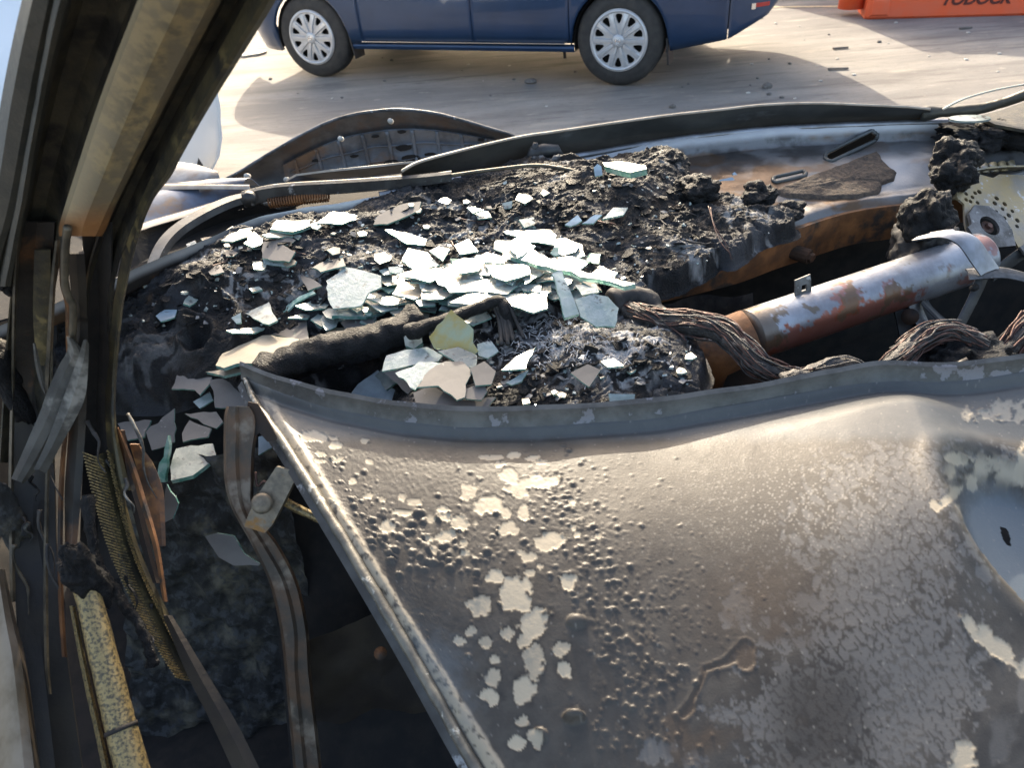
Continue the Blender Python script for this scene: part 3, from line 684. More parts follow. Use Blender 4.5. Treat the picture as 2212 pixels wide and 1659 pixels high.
# ---------------- cowl sheet under the crust: ruled between the front lip and the raised rear edge
LIP = [(-150, 900), (150, 760), (420, 690), (700, 700), (1000, 690), (1250, 640), (1330, 612), (1420, 587), (1520, 560), (1620, 530), (1720, 495), (1800, 468), (1870, 452), (1960, 440), (2080, 418), (2260, 380)]
lipz = lambda px: .895 + .0 * px
REAR = [(-150, 760), (150, 640), (330, 560), (560, 470), (800, 425), (1000, 385), (1120, 362), (1200, 345), (1300, 328), (1400, 310), (1520, 293), (1640, 281), (1760, 273), (1880, 268), (1990, 264), (2080, 262), (2260, 258)]
def resample(pts, n):
    L = [0]
    for a, b in zip(pts, pts[1:]): L.append(L[-1] + (b - a).length)
    out = []
    for k in range(n):
        t = L[-1] * k / (n - 1); i = max(0, min(len(pts) - 2, next((q for q in range(len(L) - 1) if L[q + 1] >= t), len(pts) - 2)))
        f_ = (t - L[i]) / max(1e-9, L[i + 1] - L[i]); out.append(pts[i].lerp(pts[i + 1], f_))
    return out
NC_ = 840
lip = resample(smooth_path([Pz(a, b if a > 1260 else b - 70, .885 if a > 1300 else .85) for a, b in LIP], 6), NC_)
rear = resample(smooth_path([Pz(a, b, .965) for a, b in REAR], 6), NC_)
nv = 180
A = np.array([list(p) for p in lip]); B = np.array([list(p) for p in rear])
t = np.linspace(0, 1, nv)[:, None, None]
G = A[None] * (1 - t) + B[None] * t
tz = t[:, :, 0] * np.ones((1, NC_))
GXc, GYc = G[..., 0], G[..., 1]
zc = G[..., 2]
zc = zc - .030 * sstep(.45, .95, tz) * (1 - sstep(.93, 1.0, tz)) + .010 * sstep(.0, .06, tz) * (1 - sstep(.06, .2, tz))
zc += .004 * vn(GXc * 8, GYc * 8, 71) + .0012 * vn(GXc * 40, GYc * 40, 72)
SX, SY = px_of(GXc, GYc, zc)
dk = sstep(-.05, .3, fbm(SX / 90, SY / 40, 4, 81)) * sstep(300, 330, SY) * .8
dk = np.maximum(dk, sstep(1500, 1350, SX)) * sstep(1960, 1800, SX + 40 * fbm(SX / 50, SY / 50, 3, 83))
brn = .7 * sstep(.05, .35, fbm(SX / 60, SY / 26, 4, 181)) + np.exp(-((SX - 1560) / 120) ** 2 - ((SY - 395) / 30) ** 2) + .8 * np.exp(-((SX - 1900) / 160) ** 2 - ((SY - 440) / 14) ** 2)
pal = sstep(.96, .98, tz) + .7 * np.exp(-((SX - 1930) / 60) ** 2 - ((SY - 370) / 50) ** 2)
F = grid_faces(nv, NC_)
def oval(ax, ay, bx, by, r):
    t_ = np.clip(((SX - ax) * (bx - ax) + (SY - ay) * (by - ay)) / ((bx - ax) ** 2 + (by - ay) ** 2), 0, 1)
    return np.hypot(SX - ax - t_ * (bx - ax), (SY - ay - t_ * (by - ay)) * 1.25) - r
SLOTS = [(1795, 338, 1882, 295, 13), (1678, 388, 1732, 376, 8)]
hole = np.minimum.reduce([oval(*s_) for s_ in SLOTS])
F = F[(hole.ravel()[F] > 0).all(1)]
V = np.stack([GXc.ravel(), GYc.ravel(), zc.ravel()], 1)
cowl = mesh_obj('cowl_panel', V, F, M['cowl'], car)
fattr(cowl, 'dark', np.clip(dk, 0, 1)); fattr(cowl, 'brown', np.clip(brn, 0, 1)); fattr(cowl, 'pale', np.clip(pal, 0, 1))
def cowlz(px, py):
    k = np.argmin((SX - px) ** 2 + (SY - py) ** 2); return Vector((GXc.ravel()[k], GYc.ravel()[k], zc.ravel()[k]))
for (ax, ay, bx, by, r) in SLOTS:          # folded rims of the slots
    L_ = math.hypot(bx - ax, by - ay); ux_, uy_ = (bx - ax) / L_, (by - ay) / L_; pts = []
    for k in range(28):
        an = 2 * math.pi * k / 28
        c_, s_ = math.cos(an), math.sin(an)
        ex, ey = (bx, by) if c_ > 0 else (ax, ay)
        pts.append(cowlz(ex + r * (c_ * ux_ - s_ * uy_), ey + r * (c_ * uy_ + s_ * ux_) * .8))
    pts.append(pts[0]); mb = MB(); mb.tube([p + Vector((0, 0, .0005)) for p in pts], .0042, n=8, cap=False); mb.build('slot_rim', M['cowldark'], car)
# raised rear bead of the cowl catching the sun
mb = MB(); mb.tube([p + Vector((0, .004, -.002)) for p in rear[300::2]], .0075, n=8, wob=.05, ws=25); mb.build('cowl_bead', M['galv'], car)
# rust coloured face that hangs from the lip
rows = []
for k, p in enumerate(lip):
    if k < 450 or k % 2: continue
    q = (k - 450) / 390.; hgt = .055 + .02 * math.sin(q * 3.1) + .004 * mnoise.noise(Vector((k * .025, 0, 0)))
    bulge = .004 * mnoise.noise(Vector((k * .045, 2, 0)))
    rows.append([p + Vector((0, .006, .002)), p + Vector((0, -.003, .001)), p + Vector((0, -.004 + bulge, -.012)), p + Vector((0, bulge, -hgt * .6)), p + Vector((0, .004, -hgt)), p + Vector((0, .03, -hgt - .004))])
strip('dash_rail', rows, M['rust'], car, thick=.0018)
mb = MB(); c = Py(1738, 545, Pz(1738, 490, .885).y - .01); mb.tube([c + Vector((-.03, .02, .0)), c + Vector((.004, -.016, -.002))], .014, n=12); mb.tube([c + Vector((.004, -.016, -.002)), c + Vector((.008, -.022, -.003))], .009, n=6); mb.build('stud', M['rustdark'], car, smooth=False)
# felt remnant on the cowl
FE = [(1660, 418), (1700, 402), (1780, 372), (1840, 350), (1896, 330), (1912, 350), (1938, 372), (1930, 392), (1905, 400), (1900, 420), (1850, 430), (1770, 432), (1700, 428)]
pb = []
for (a, b) in FE: pb.append(cowlz(a, b))
cc = sum(pb, Vector()) / len(pb)
V = [cc + Vector((0, 0, .011))]; Fs = []; K = 12; npb = len(pb) * 6
pe = []
for i in range(len(pb)):
    for k in range(6): pe.append(pb[i].lerp(pb[(i + 1) % len(pb)], k / 6))
for r_ in range(1, K + 1):
    for i, p in enumerate(pe):
        q = cc.lerp(p, r_ / K); q = q + (p - cc).normalized() * .004 * mnoise.noise(p * 60) * r_ / K
        h = .006 + .0022 * mnoise.noise(q * 60) + .0022 * mnoise.noise(q * 170) if r_ < K else -.002
        V.append(Vector((q.x, q.y, q.z + h)))
for i in range(npb): Fs.append((0, 1 + i, 1 + (i + 1) % npb))
for r_ in range(K - 1):
    for i in range(npb): Fs.append((1 + r_ * npb + i, 1 + (r_ + 1) * npb + i, 1 + (r_ + 1) * npb + (i + 1) % npb, 1 + r_ * npb + (i + 1) % npb))
mesh_obj('felt_patch', V, Fs, M['felt'], car)
# ---------------- raised dark panel behind the cowl (hood's rear edge)
HTOP = [(868, 372), (905, 352), (1000, 326), (1120, 298), (1200, 286), (1320, 268), (1450, 250), (1560, 238), (1650, 228), (1760, 224), (1870, 228), (1960, 232), (2010, 237)]
HBOT = [(868, 384), (905, 390), (1000, 380), (1120, 352), (1200, 346), (1320, 330), (1450, 310), (1560, 296), (1650, 286), (1760, 280), (1870, 274), (1960, 270), (2010, 268)]
top = resample(smooth_path([Pz(a, b, 1.0 + .02 * math.sin(i / 12 * 3.1)) for i, (a, b) in enumerate(HTOP)], 5), 80)
bot = resample(smooth_path([Pz(a, b, .945) for i, (a, b) in enumerate(HBOT)], 5), 80)
rows = []
for k, (a, b) in enumerate(zip(top, bot)):
    n = Vector((0, .012 * mnoise.noise(Vector((k * .07, 1, 0))), 0))
    rows.append([a + Vector((0, .03, -.012)), a + Vector((0, .008, .001)), a, a.lerp(b, .33) + n, a.lerp(b, .66) + n, b, b + Vector((0, 0, -.08))])
strip('hood_rear_edge', rows, M['cowldark'], car, thick=.002)
mb = MB(); mb.tube([p + Vector((0, .002, .001)) for p in top], .0028, n=8, wob=.1, ws=30); mb.build('hood_lit_bead', M['tanedge'], car)  # pale colour stands for the sunlit top edge of the hood
# little blob of melted washer nozzle
mb = MB(); c = Pz(1175, 330, .985); mb.tube([c + Vector((-.035, 0, -.012)), c + Vector((-.02, 0, .0)), c + Vector((.0, 0, .004)), c + Vector((.025, 0, .003)), c + Vector((.04, 0, -.012))], [.006, .015, .014, .012, .004], n=10, wob=.3, ws=40)
mb.tube([c + Vector((-.018, 0, .004)), c + Vector((-.016, 0, .022))], [.011, .005], n=8); mb.build('washer_nozzle', M['darksteel'], car)
# ---------------- far wheel arch liner with pressed ribs
LT = [(470, 398), (520, 372), (580, 335), (640, 300), (700, 270), (760, 250), (850, 239), (930, 245), (1000, 262), (1060, 280), (1115, 297), (1150, 318)]
LB = [(470, 420), (520, 432), (580, 420), (640, 412), (700, 402), (760, 392), (850, 378), (930, 366), (1000, 352), (1060, 340), (1115, 330), (1150, 326)]
ltop = resample(smooth_path([Py(a, b, 2.25) for a, b in LT], 5), 60)
lbot = resample(smooth_path([Py(a, b, 2.27) for a, b in LB], 5), 60)
rows = []
for k, (a, b) in enumerate(zip(ltop, lbot)):
    rows.append([a + Vector((0, .04, -.02)), a + Vector((0, .006, .004)), a + Vector((0, -.006, 0))] + [a.lerp(b, q) + Vector((0, .03 * math.sin(q * math.pi), 0)) for q in (.12, .22, .30, .42, .55, .68, .8, .92, 1.)])
strip('fender_liner', rows, M['linerdark'], car, thick=.003)
def lin(u, v):
    k = u * 59; i = int(min(58, max(0, k))); f_ = k - i; a = ltop[i].lerp(ltop[i + 1], f_); b = lbot[i].lerp(lbot[i + 1], f_)
    return a.lerp(b, v) + Vector((0, .03 * math.sin(v * math.pi) - .012, .0))
rows = []
def lv(u, w):      # inner pressed field, w 0..1 from its top edge to the bottom
    t0 = .30 + .10 * abs(2 * (u - .22) / .66 - 1) ** 3
    return lin(u, t0 + (1.0 - t0) * w)
for i in range(41):
    u = .22 + .66 * i / 40
    rows.append([lv(u, 0) + Vector((0, .006, 0))] + [lv(u, w) for w in np.linspace(.02, 1, 14)])
strip('ribbed_field', rows, M['liner'], car, thick=.003)
for i in range(9):
    u = .26 + .59 * i / 8
    mb = MB(); mb.tube([lv(u + .012 * w, w) + Vector((0, -.003, .001)) for w in np.linspace(.03, .98, 10)], .0055, n=8, flat=.6); mb.build('rib', M['liner'], car)
for w in (.36, .68):
    mb = MB(); mb.tube([lv(.24 + .62 * q, w + .02 * math.sin(q * 25)) + Vector((0, -.002, .001)) for q in np.linspace(0, 1, 30)], .004, n=6, flat=.6); mb.build('rib', M['liner'], car)
for (u, w, s_) in [(.30, .62, .02), (.40, .8, .016), (.47, .86, .03), (.52, .1, .012), (.56, .7, .022), (.60, .42, .026), (.62, .66, .03), (.60, .05, .014), (.68, .62, .018), (.75, .62, .014), (.82, .42, .02), (.33, .30, .014), (.45, .45, .012), (.84, .08, .012), (.37, .9, .014)]:
    p = lv(u, w); pts = [p + Vector((s_ * math.cos(a) * (1 + .4 * mnoise.noise(Vector((a, u * 50, 0)))), -.006, s_ * .35 * math.sin(a) * (1 + .4 * mnoise.noise(Vector((a, u * 50, 5)))))) for a in np.linspace(0, 2 * math.pi, 11)[:-1]]
    plate('burn_hole', pts, .003, M['void'], car)
mb = MB(); mb.tube([p + Vector((0, 0, .003)) for p in ltop], .005, n=8, wob=.15, ws=20); mb.build('liner_lip', M['steel'], car)
for (a, b) in [(537, 380), (492, 438), (622, 388), (845, 262), (738, 300)]:
    p = Py(a, b, 2.05); mb = MB(); mb.tube([p, p + Vector((0, -.02, .008))], .007, n=8); mb.build('rivet', M['palechip'], car)
# flat bluish sheet in front of the liner (above the wiper)
pts = [(618, 392), (640, 380), (700, 372), (800, 362), (890, 352), (925, 350), (930, 358), (890, 372), (800, 380), (700, 388), (640, 397)]
plate('hood_flange', [Pz(a, b, .985 if i < 6 else .94) for i, (a, b) in enumerate(pts)], .004, M['primerblue'], car, mats=[M['primerblue'], M['tanedge']])
# ---------------- wiper arm
wp = [Pz(a, b, .99) for a, b in [(522, 418), (600, 402), (760, 392), (900, 382), (975, 374)]]
rows = []
for i, p in enumerate(smooth_path(wp, 6)):
    q = i / 24; w = .026 - .012 * q
    rows.append([p + Vector((0, .004, -w - .004)), p + Vector((0, -.004, -w)), p + Vector((0, -.004, 0)), p + Vector((0, .004, .003)), p + Vector((0, .012, 0)), p + Vector((0, .013, -w))])
strip('wiper_arm', rows, M['darksteel'], car, thick=.0015)
mb = MB(); p = wp[0]; mb.tube([p + Vector((.012, .006, -.010)), p + Vector((.012, -.009, -.012))], .014, n=16); mb.build('wiper_pivot', M['darksteel'], car)
rod = smooth_path([Pz(a, b, z) for a, b, z in [(965, 380, .985), (1050, 368, .988), (1150, 357, .99), (1200, 361, .988), (1250, 371, .984), (1265, 376, .980), (1264, 382, .977), (1252, 383, .976), (1240, 380, .977)]], 6)
mb = MB(); mb.tube(rod, .0045, n=8, flat=.8, wob=.08); mb.build('wiper_rod', M['edge'], car)
# wiper linkage running down to the left
rows = []
for i, p in enumerate(smooth_path([Pz(a, b, z) for a, b, z in [(545, 418, .975), (500, 428, .972), (440, 455, .968), (385, 490, .96), (350, 530, .95), (325, 590, .93)]], 6)):
    w = .024; rows.append([p + Vector((-.6 * w, .8 * w * .6, -.004)), p + Vector((-.5 * w, .4 * w, .0)), p + Vector((.3 * w, -.4 * w, 0)), p + Vector((.4 * w, -.5 * w, -.012))])
strip('wiper_linkage', rows, M['darksteel'], car, thick=.003)
mb = MB(); mb.tube(smooth_path([Pz(a, b, .95) for a, b in [(560, 432), (600, 445), (640, 440), (660, 425)]], 6), .006, n=8); mb.build('link_rod', M['darksteel'], car)
mb = MB(); sp = [Pz(580 + 130 * q, 438 - 14 * q, .962) for q in np.linspace(0, 1, 140)]
mb.tube([p + Vector((0, .009 * math.cos(k * 1.05), .009 * math.sin(k * 1.05))) for k, p in enumerate(sp)], .0022, n=5); mb.build('spring', M['rust'], car)
# dark trough between wiper and crust, and hood remains at the left
plate('cowl_trough', [Pz(a, b, .90) for a, b in [(-100, 560), (300, 470), (560, 415), (900, 370), (1100, 350), (1100, 400), (800, 450), (500, 510), (250, 620), (-100, 720)]], .004, M['void'], car)
def sheet(name, px, z, th, m1, m2=None): return plate(name, [Pz(a, b, z) for a, b in px], th, m1, car, mats=[M[m1] if isinstance(m1, str) else m1, M[m2 or m1]])
def sh(name, px, z, th, m1, m2=None):
    return plate(name, [Pz(a, b, z if not isinstance(z, (list, tuple)) else z[i]) for i, (a, b) in enumerate(px)], th, None, car, mats=[M[m1], M[m2 or m1]])
# curved bluish fender top seen between pillar and wiper
def loft(name, A, B, zA, zB, m, bul=0., n=40, nv=10, th=.002):
    a = resample(smooth_path([Pz(x, y, zA) for x, y in A], 5), n); b = resample(smooth_path([Pz(x, y, zB) for x, y in B], 5), n)
    rows = [[p.lerp(q, t_) + Vector((0, 0, bul * math.sin(t_ * math.pi))) for t_ in np.linspace(0, 1, nv)] for p, q in zip(a, b)]
    return strip(name, rows, M[m], car, thick=th)
loft('fender_top', [(180, 420), (320, 412), (400, 400), (480, 398), (560, 402)], [(180, 520), (300, 486), (380, 462), (450, 440), (520, 425)], .90, .90, 'primerblue', .03)
loft('hood_strip', [(180, 530), (305, 484), (400, 456), (515, 424)], [(180, 548), (305, 497), (400, 468), (515, 433)], .945, .945, 'tanedge', .004)
loft('hood_crease', [(200, 405), (330, 398), (450, 400), (540, 402)], [(200, 420), (330, 410), (450, 408), (540, 409)], .93, .93, 'tanedge', .006)
loft('hood_sheet', [(200, 380), (330, 366), (380, 360), (430, 366), (475, 392)], [(200, 410), (330, 402), (380, 400), (430, 400), (480, 402)], .88, .90, 'liner', .03)
loft('hood_wall', [(180, 556), (305, 499), (400, 470), (520, 436), (640, 420)], [(180, 640), (300, 570), (360, 535), (480, 480), (640, 446)], .935, .90, 'void', 0)
# ---------------- cross beam, brackets, cavity
c0 = Pz(1535, 745, .822); c1 = Pz(1640, 717, .83); c2 = Pz(2070, 570, .845); bdir = (c2 - c1).normalized()
mb_pts = [c1 - bdir * .02 + bdir * q for q in np.linspace(0, (c2 - c1).length * 1.16, 90)]
mb = MB(); mb.tube([mb_pts[0].lerp(mb_pts[-1], q) for q in np.linspace(0, 1, 240)], .0425, n=90)
beam = mb.build('cross_beam', M['beam'], car)
red = []; brn = []
for v in beam.data.vertices:
    p = v.co + Vector(BASE); a = (p - c1).dot(bdir); ax_ = c1 + bdir * a; h = (p - ax_); low = -h.normalized().dot(Vector((0, .55, .83)))
    n1 = mnoise.fractal(p * 13, 1, 2, 4); n2 = mnoise.fractal(p * 30 + Vector((5, 5, 5)), 1, 2, 4)
    n3 = mnoise.fractal(p * 90, 1, 2, 4)
    red.append(float(np.clip(sstep(.10, .16, low + .45 * n1 + .22 * n3 - .05) * sstep(.30, .26, a + .1 * n1 + .03 * n3), 0, 1)) * .85 + .6 * float(sstep(.42, .46, n1 + .3 * n2 + .25 * n3)))
    brn.append(.8 * float(sstep(.012, .0, a + .05 * n1 + .03 * n3)) + .8 * float(sstep(.34, .38, n2 + .4 * n1 + .3 * n3) * sstep(.5, .2, a)))
fattr(beam, 'red', np.clip(red, 0, 1)); fattr(beam, 'brown', np.clip(brn, 0, 1))
mb = MB(); mb.tube([c0 + Vector((-.02, 0, -.05)), c0 + Vector((0, 0, -.012)), c1 - bdir * .018], [.05, .047, .043], n=24, wob=.06, ws=20); mb.build('beam_end', M['rust'], car)
# clip on top of the beam
p = Pz(1737, 622, .885); ax_ = bdir; ay_ = Vector((0, .35, .93))
holed('beam_clip', [(-.016, 0), (.016, 0), (.013, .030), (-.017, .028)], [[(-.004, .006), (.006, .006), (.006, .016), (-.004, .016)]], .003, M['steel'], p + Vector((0, 0, -.012)), ax_, ay_, car)
# strap bracket over the beam at right
def bandstrip(name, pts, wdir, w, m, th=.003): return strip(name, [[Vector(p) - wdir * w / 2, Vector(p) - wdir * w / 4 - Vector((0, 0, -.003)), Vector(p) + wdir * w / 4 - Vector((0, 0, -.003)), Vector(p) + wdir * w / 2] for p in smooth_path(pts, 5)], M[m], car, thick=th)
ps = [(1990, 512, .935), (2050, 505, .945), (2090, 520, .94), (2120, 560, .915), (2140, 588, .895)]
bandstrip('strap', [Pz(a, b, c) for a, b, c in ps], bdir, .040, 'galv')
bandstrip('strap_foot', [Pz(a, b, c) for a, b, c in [(2090, 592, .893), (2150, 588, .893), (2190, 592, .89), (2260, 612, .88)]], Vector((.1, .9, .3)).normalized(), .024, 'steel')
bandstrip('brace', [Pz(a, b, c) for a, b, c in [(2125, 592, .885), (2110, 630, .865), (2085, 680, .84), (2068, 712, .825)]], bdir, .030, 'darksteel')
mb = MB(); c = Pz(2104, 622, .872); mb.tube([c + Vector((0, -.004, .004)), c + Vector((0, .003, -.003))], .0055, n=10); mb.build('bolt_hole', M['void'], car)
bandstrip('lower_brace', [Pz(a, b, c) for a, b, c in [(1965, 625, .84), (1985, 680, .80), (2010, 735, .77), (2030, 790, .74)]], bdir, .026, 'steel')
bandstrip('lower_brace', [Pz(a, b, c) for a, b, c in [(1990, 650, .82), (2030, 690, .80), (2070, 720, .78)]], Vector((.3, .9, .2)).normalized(), .018, 'darksteel')
pl = [(1930, 660), (2000, 640), (2050, 720), (2040, 790), (1960, 800)]
plate('column_bracket', [Pd(a, b, 1.30) for a, b in pl], .004, M['darksteel'], car)
mb = MB(); c = Pd(1966, 684, 1.285); mb.tube([c, c + (CAM - c).normalized() * .008], .014, n=16); mb.build('bracket_bolt', M['rustdark'], car)
# hanging rusty gusset below the beam's left end
plate('gusset', [Pd(a, b, 1.27) for a, b in [(1500, 740), (1600, 760), (1640, 830), (1680, 900), (1590, 900), (1520, 850)]], .004, M['rustdark'], car)
plate('gusset', [Pd(a, b, 1.24) for a, b in [(1512, 822), (1530, 815), (1600, 900), (1560, 900)]], .004, M['steel'], car)
# perforated plate at the right
O = Pd(2140, 470, 1.42); ax_ = (_ix * .96 + _f * .25).normalized(); ay_ = (-_iy * .9 + _f * .40); ay_ = (ay_ - ax_ * ay_.dot(ax_)).normalized(); SC = 1.42 / F0
def q2(l): return [((a - 2140) * SC, -(b - 470) * SC) for a, b in l]
holes = [circ((a - 2140) * SC, -(b - 470) * SC, r * SC, 10) for a, b, r in [(2096, 452 - 40, 5), (2110, 420, 5), (2122, 408, 5), (2100, 432, 5), (2135, 404, 6), (2118, 434, 5), (2090, 428, 5), (2165, 432, 6), (2180, 446, 5), (2192, 432, 6), (2176, 418, 6), (2205, 450, 5), (2190, 462, 6), (2208, 474, 6), (2175, 470, 5), (2200, 490, 5), (2160, 455, 5)]]
holed('perforated_plate', q2([(2058, 520), (2062, 490), (2070, 468), (2080, 440), (2072, 430), (2062, 425), (2080, 385), (2090, 365), (2140, 352), (2190, 362), (2212, 350), (2300, 345), (2300, 560), (2230, 540), (2180, 545), (2176, 520), (2172, 488), (2150, 462), (2120, 452), (2092, 466), (2084, 500), (2078, 528)]), holes, .004, M['gold'], O, ax_, ay_, car)
holed('ring_plate', q2([(2064, 545), (2052, 505), (2066, 496), (2070, 470), (2094, 446), (2130, 446), (2158, 470), (2168, 505), (2160, 545), (2110, 552)]), [circ((2112 - 2140) * SC, -(498 - 470) * SC, 24 * SC, 20)], .006, M['steel'], O - _f * .012, ax_, ay_, car)
mb = MB(); c = O + ax_ * ((2116 - 2140) * SC) - ay_ * ((498 - 470) * SC); az_ = ax_.cross(ay_); mb.tube([c - az_ * .02, c + az_ * .004], [.013, .013], n=16); mb.tube([c, c + az_ * .010], .006, n=6); mb.build('spindle', M['copper'], car, smooth=False)
# toothed flange above
tp = [(2064, 425), (2078, 385), (2092, 362), (2130, 350), (2180, 338), (2240, 328), (2320, 320)]
strip('plate_flange', [[O + ax_ * ((a - 2140) * SC) - ay_ * ((b - 470) * SC) + _f * d for d in (-.006, .0, .02, .035)] for a, b in tp], M['gold'], car, thick=.003)
for k in range(6):
    a = 2140 + k * 28; b = 345 - k * 5; c = O + ax_ * ((a - 2140) * SC) - ay_ * ((b - 470) * SC) + _f * .02
    mb = MB(); mb.tube([c + Vector((0, -.006, .0)), c + Vector((0, .008, .012)), c + Vector((0, .018, .004))], .008, n=8, flat=.6); mb.build('tooth', M['gold'], car)
bandstrip('tilt_bracket', [Pd(a, b, 1.36) for a, b in [(2150, 590), (2190, 560), (2230, 535), (2300, 520)]], Vector((.1, .3, .9)).normalized(), .03, 'darksteel')
holed('square_tab', q2([(2140, 555), (2176, 540), (2190, 570), (2152, 588)]), [circ((2163 - 2140) * SC, -(565 - 470) * SC, 6 * SC, 8)], .004, M['steel'], O - _f * .04, ax_, ay_, car)
# cavity: rear wall, floor and side, sooty and near black, standing in for interior shade
def wallgrid(name, c4, m, nu=50, nv_=30, amp=.01, sc=12, th=None):
    a, b, c, d = [Vector(q) for q in c4]; V = []
    n = (b - a).cross(d - a).normalized()
    for i in range(nv_):
        for j in range(nu):
            u = j / (nu - 1); v = i / (nv_ - 1); p = a.lerp(b, u).lerp(d.lerp(c, u), v)
            V.append(p + n * amp * (mnoise.fractal(p * sc, 1, 2, 4)))
    return mesh_obj(name, np.array([list(v) for v in V]), grid_faces(nv_, nu), m, car)
wallgrid('firewall', [(-.95, 1.34, .30), (1.7, 1.62, .30), (1.7, 1.62, .88), (-.95, 1.34, .86)], M['void'])
wallgrid('floor_pan', [(-1.2, -.1, .30), (1.9, -.1, .30), (1.9, 1.8, .30), (-1.2, 1.8, .30)], M['void'], 40, 40, .03, 6)
wallgrid('side_wall', [(1.75, -.1, .3), (1.75, 1.7, .3), (1.75, 1.7, .9), (1.75, -.1, .85)], M['void'])
wallgrid('outer_sill', [(-1.2, -.1, .3), (1.9, -.1, .3), (1.9, -.05, .70), (-1.2, -.05, .60)], M['void'])
wallgrid('front_wall', [(-1.2, -.1, .3), (-1.2, 1.9, .3), (-1.2, 1.9, .88), (-1.2, -.1, .62)], M['void'])
wallgrid('tunnel_block', [(-.5, 1.05, .3), (.5, 1.16, .3), (.45, 1.22, .80), (-.45, 1.10, .78)], M['soot'], 50, 30, .03, 10)
# melted lump between cowl and plate
def blob(name, c, r, m, amp=.35, sc=28, seed=0, n=40, kind=None):
    V = []; 
    for i in range(n):
        th = math.pi * i / (n - 1)
        for j in range(2 * n):
            ph = math.pi * j / n; d = Vector((math.sin(th) * math.cos(ph), math.sin(th) * math.sin(ph), math.cos(th)))
            p = Vector(c) + Vector((d.x * r[0], d.y * r[1], d.z * r[2]))
            k = 1 + amp * mnoise.fractal(p * sc + Vector((seed, 0, 0)), .8, 2.1, 5) + .25 * amp * (1 - abs(mnoise.noise(p * sc * 2.4)))
            V.append(Vector(c) + Vector((d.x * r[0], d.y * r[1], d.z * r[2])) * k)
    F_ = []
    for i in range(n - 1):
        for j in range(2 * n): F_.append((i * 2 * n + j, (i + 1) * 2 * n + j, (i + 1) * 2 * n + (j + 1) % (2 * n), i * 2 * n + (j + 1) % (2 * n)))
    return mesh_obj(name, V, F_, m, car, kind=kind)
blob('melted_trim', Pz(2005, 470, .92), (.044, .035, .046), M['char'], .4, 26, 3)
blob('melted_trim', Pz(2065, 345, .955), (.04, .035, .035), M['char'], .4, 34, 9)
blob('melted_trim', Pz(2060, 378, .94), (.035, .03, .03), M['char'], .4, 36, 5)
blob('melted_trim', Pz(2135, 292, .95), (.10, .05, .022), M['char'], .5, 30, 1, 70)
blob('melted_trim', Pz(2270, 285, .95), (.09, .06, .03), M['char'], .5, 28, 7, 60)
blob('melted_trim', Pz(2000, 540, .85), (.05, .06, .05), M['soot'], .4, 26, 13)
for k_, (a, b, c, r_) in enumerate([(1425, 585, .886, .030), (1475, 562, .888, .022), (1530, 540, .893, .028), (1585, 512, .897, .024), (1640, 498, .900, .026), (1690, 470, .905, .022), (1500, 405, .955, .028), (1440, 350, .968, .024), (1640, 420, .935, .024), (1710, 452, .91, .018), (1300, 640, .885, .03)]):
    blob('melted_lump', Pz(a, b, c), (r_ * 1.3, r_, r_ * .7), M['char'], .6, 38, 41 + k_ * 3, 40)
# charred duct rolls and ribs on the dash
def roll(name, pts, r, m, wob=.25, ws=45, n=22, sub=10):
    mb = MB(); sp_ = smooth_path(pts, sub); k = len(sp_)
    mb.tube(sp_, [r * (.75 + .25 * math.sin(math.pi * min(1, (i + 2) / 8 if i < 8 else (k - i + 2) / 8))) for i in range(k)], n=n, wob=wob, ws=ws); return mb.build(name, m, car)
roll('charred_duct', [Pz(a, b, z) for a, b, z in [(575, 815, .845), (640, 780, .865), (720, 755, .875), (790, 740, .88), (850, 720, .885), (905, 700, .885)]], .036, M['char'], .18, 70)
roll('charred_duct', [Pz(a, b, z) for a, b, z in [(1320, 655, .905), (1360, 640, .91), (1400, 650, .905), (1415, 680, .89)]], .022, M['soot'], .2)
roll('charred_duct', [Pz(a, b, z) for a, b, z in [(880, 720, .905), (960, 690, .925), (1040, 662, .935), (1075, 650, .937), (1090, 670, .925), (1100, 710, .90)]], .013, M['char'], .3)
mb = MB()
for k in range(9):
    ox = random.gauss(0, 9); mb.tube(smooth_path([Pz(1075 + ox, 655, .935), Pz(1090 + ox, 690, .915), Pz(1100 + ox * 1.3, 735 + random.uniform(-10, 12), .90)], 5), .0032, n=6, wob=.2)
mb.build('burnt_fibres', M['soot'], car)
# ---------------- wiring harness
def bundle(name, pts, r, nst, m_core, m_str, coreR=.7, sr=.0016, seed=0):
    sp_ = smooth_path(pts, 9); rs = random.Random(seed)
    mb = MB(); mb.tube(sp_, r * coreR, n=16, wob=.35, ws=60); core = mb.build(name, m_core, car)
    for s_ in range(nst):
        ph = rs.uniform(0, 6.28); rr = r * rs.uniform(.7, 1.05); tw = rs.uniform(-1.2, 1.2); i0 = rs.randint(0, len(sp_) // 3); i1 = rs.randint(2 * len(sp_) // 3, len(sp_))
        out = []
        for i in range(i0, i1):
            a = ph + tw * i / len(sp_); t_ = (sp_[min(i + 1, len(sp_) - 1)] - sp_[max(i - 1, 0)]).normalized(); u_ = Vector((0, 0, 1)).cross(t_).normalized(); v_ = t_.cross(u_)
            out.append(sp_[i] + u_ * math.cos(a) * rr + v_ * math.sin(a) * rr + Vector((mnoise.noise(sp_[i] * 30 + Vector((s_, 0, 0))), mnoise.noise(sp_[i] * 30 + Vector((0, s_, 0))), mnoise.noise(sp_[i] * 30 + Vector((0, 0, s_))))) * .0055)
        if len(out) > 2:
            mb = MB(); mb.tube(out, sr * rs.uniform(.6, 1.25), n=5); mb.build('strand', m_str if rs.random() < .6 else m_core, core)
    return core
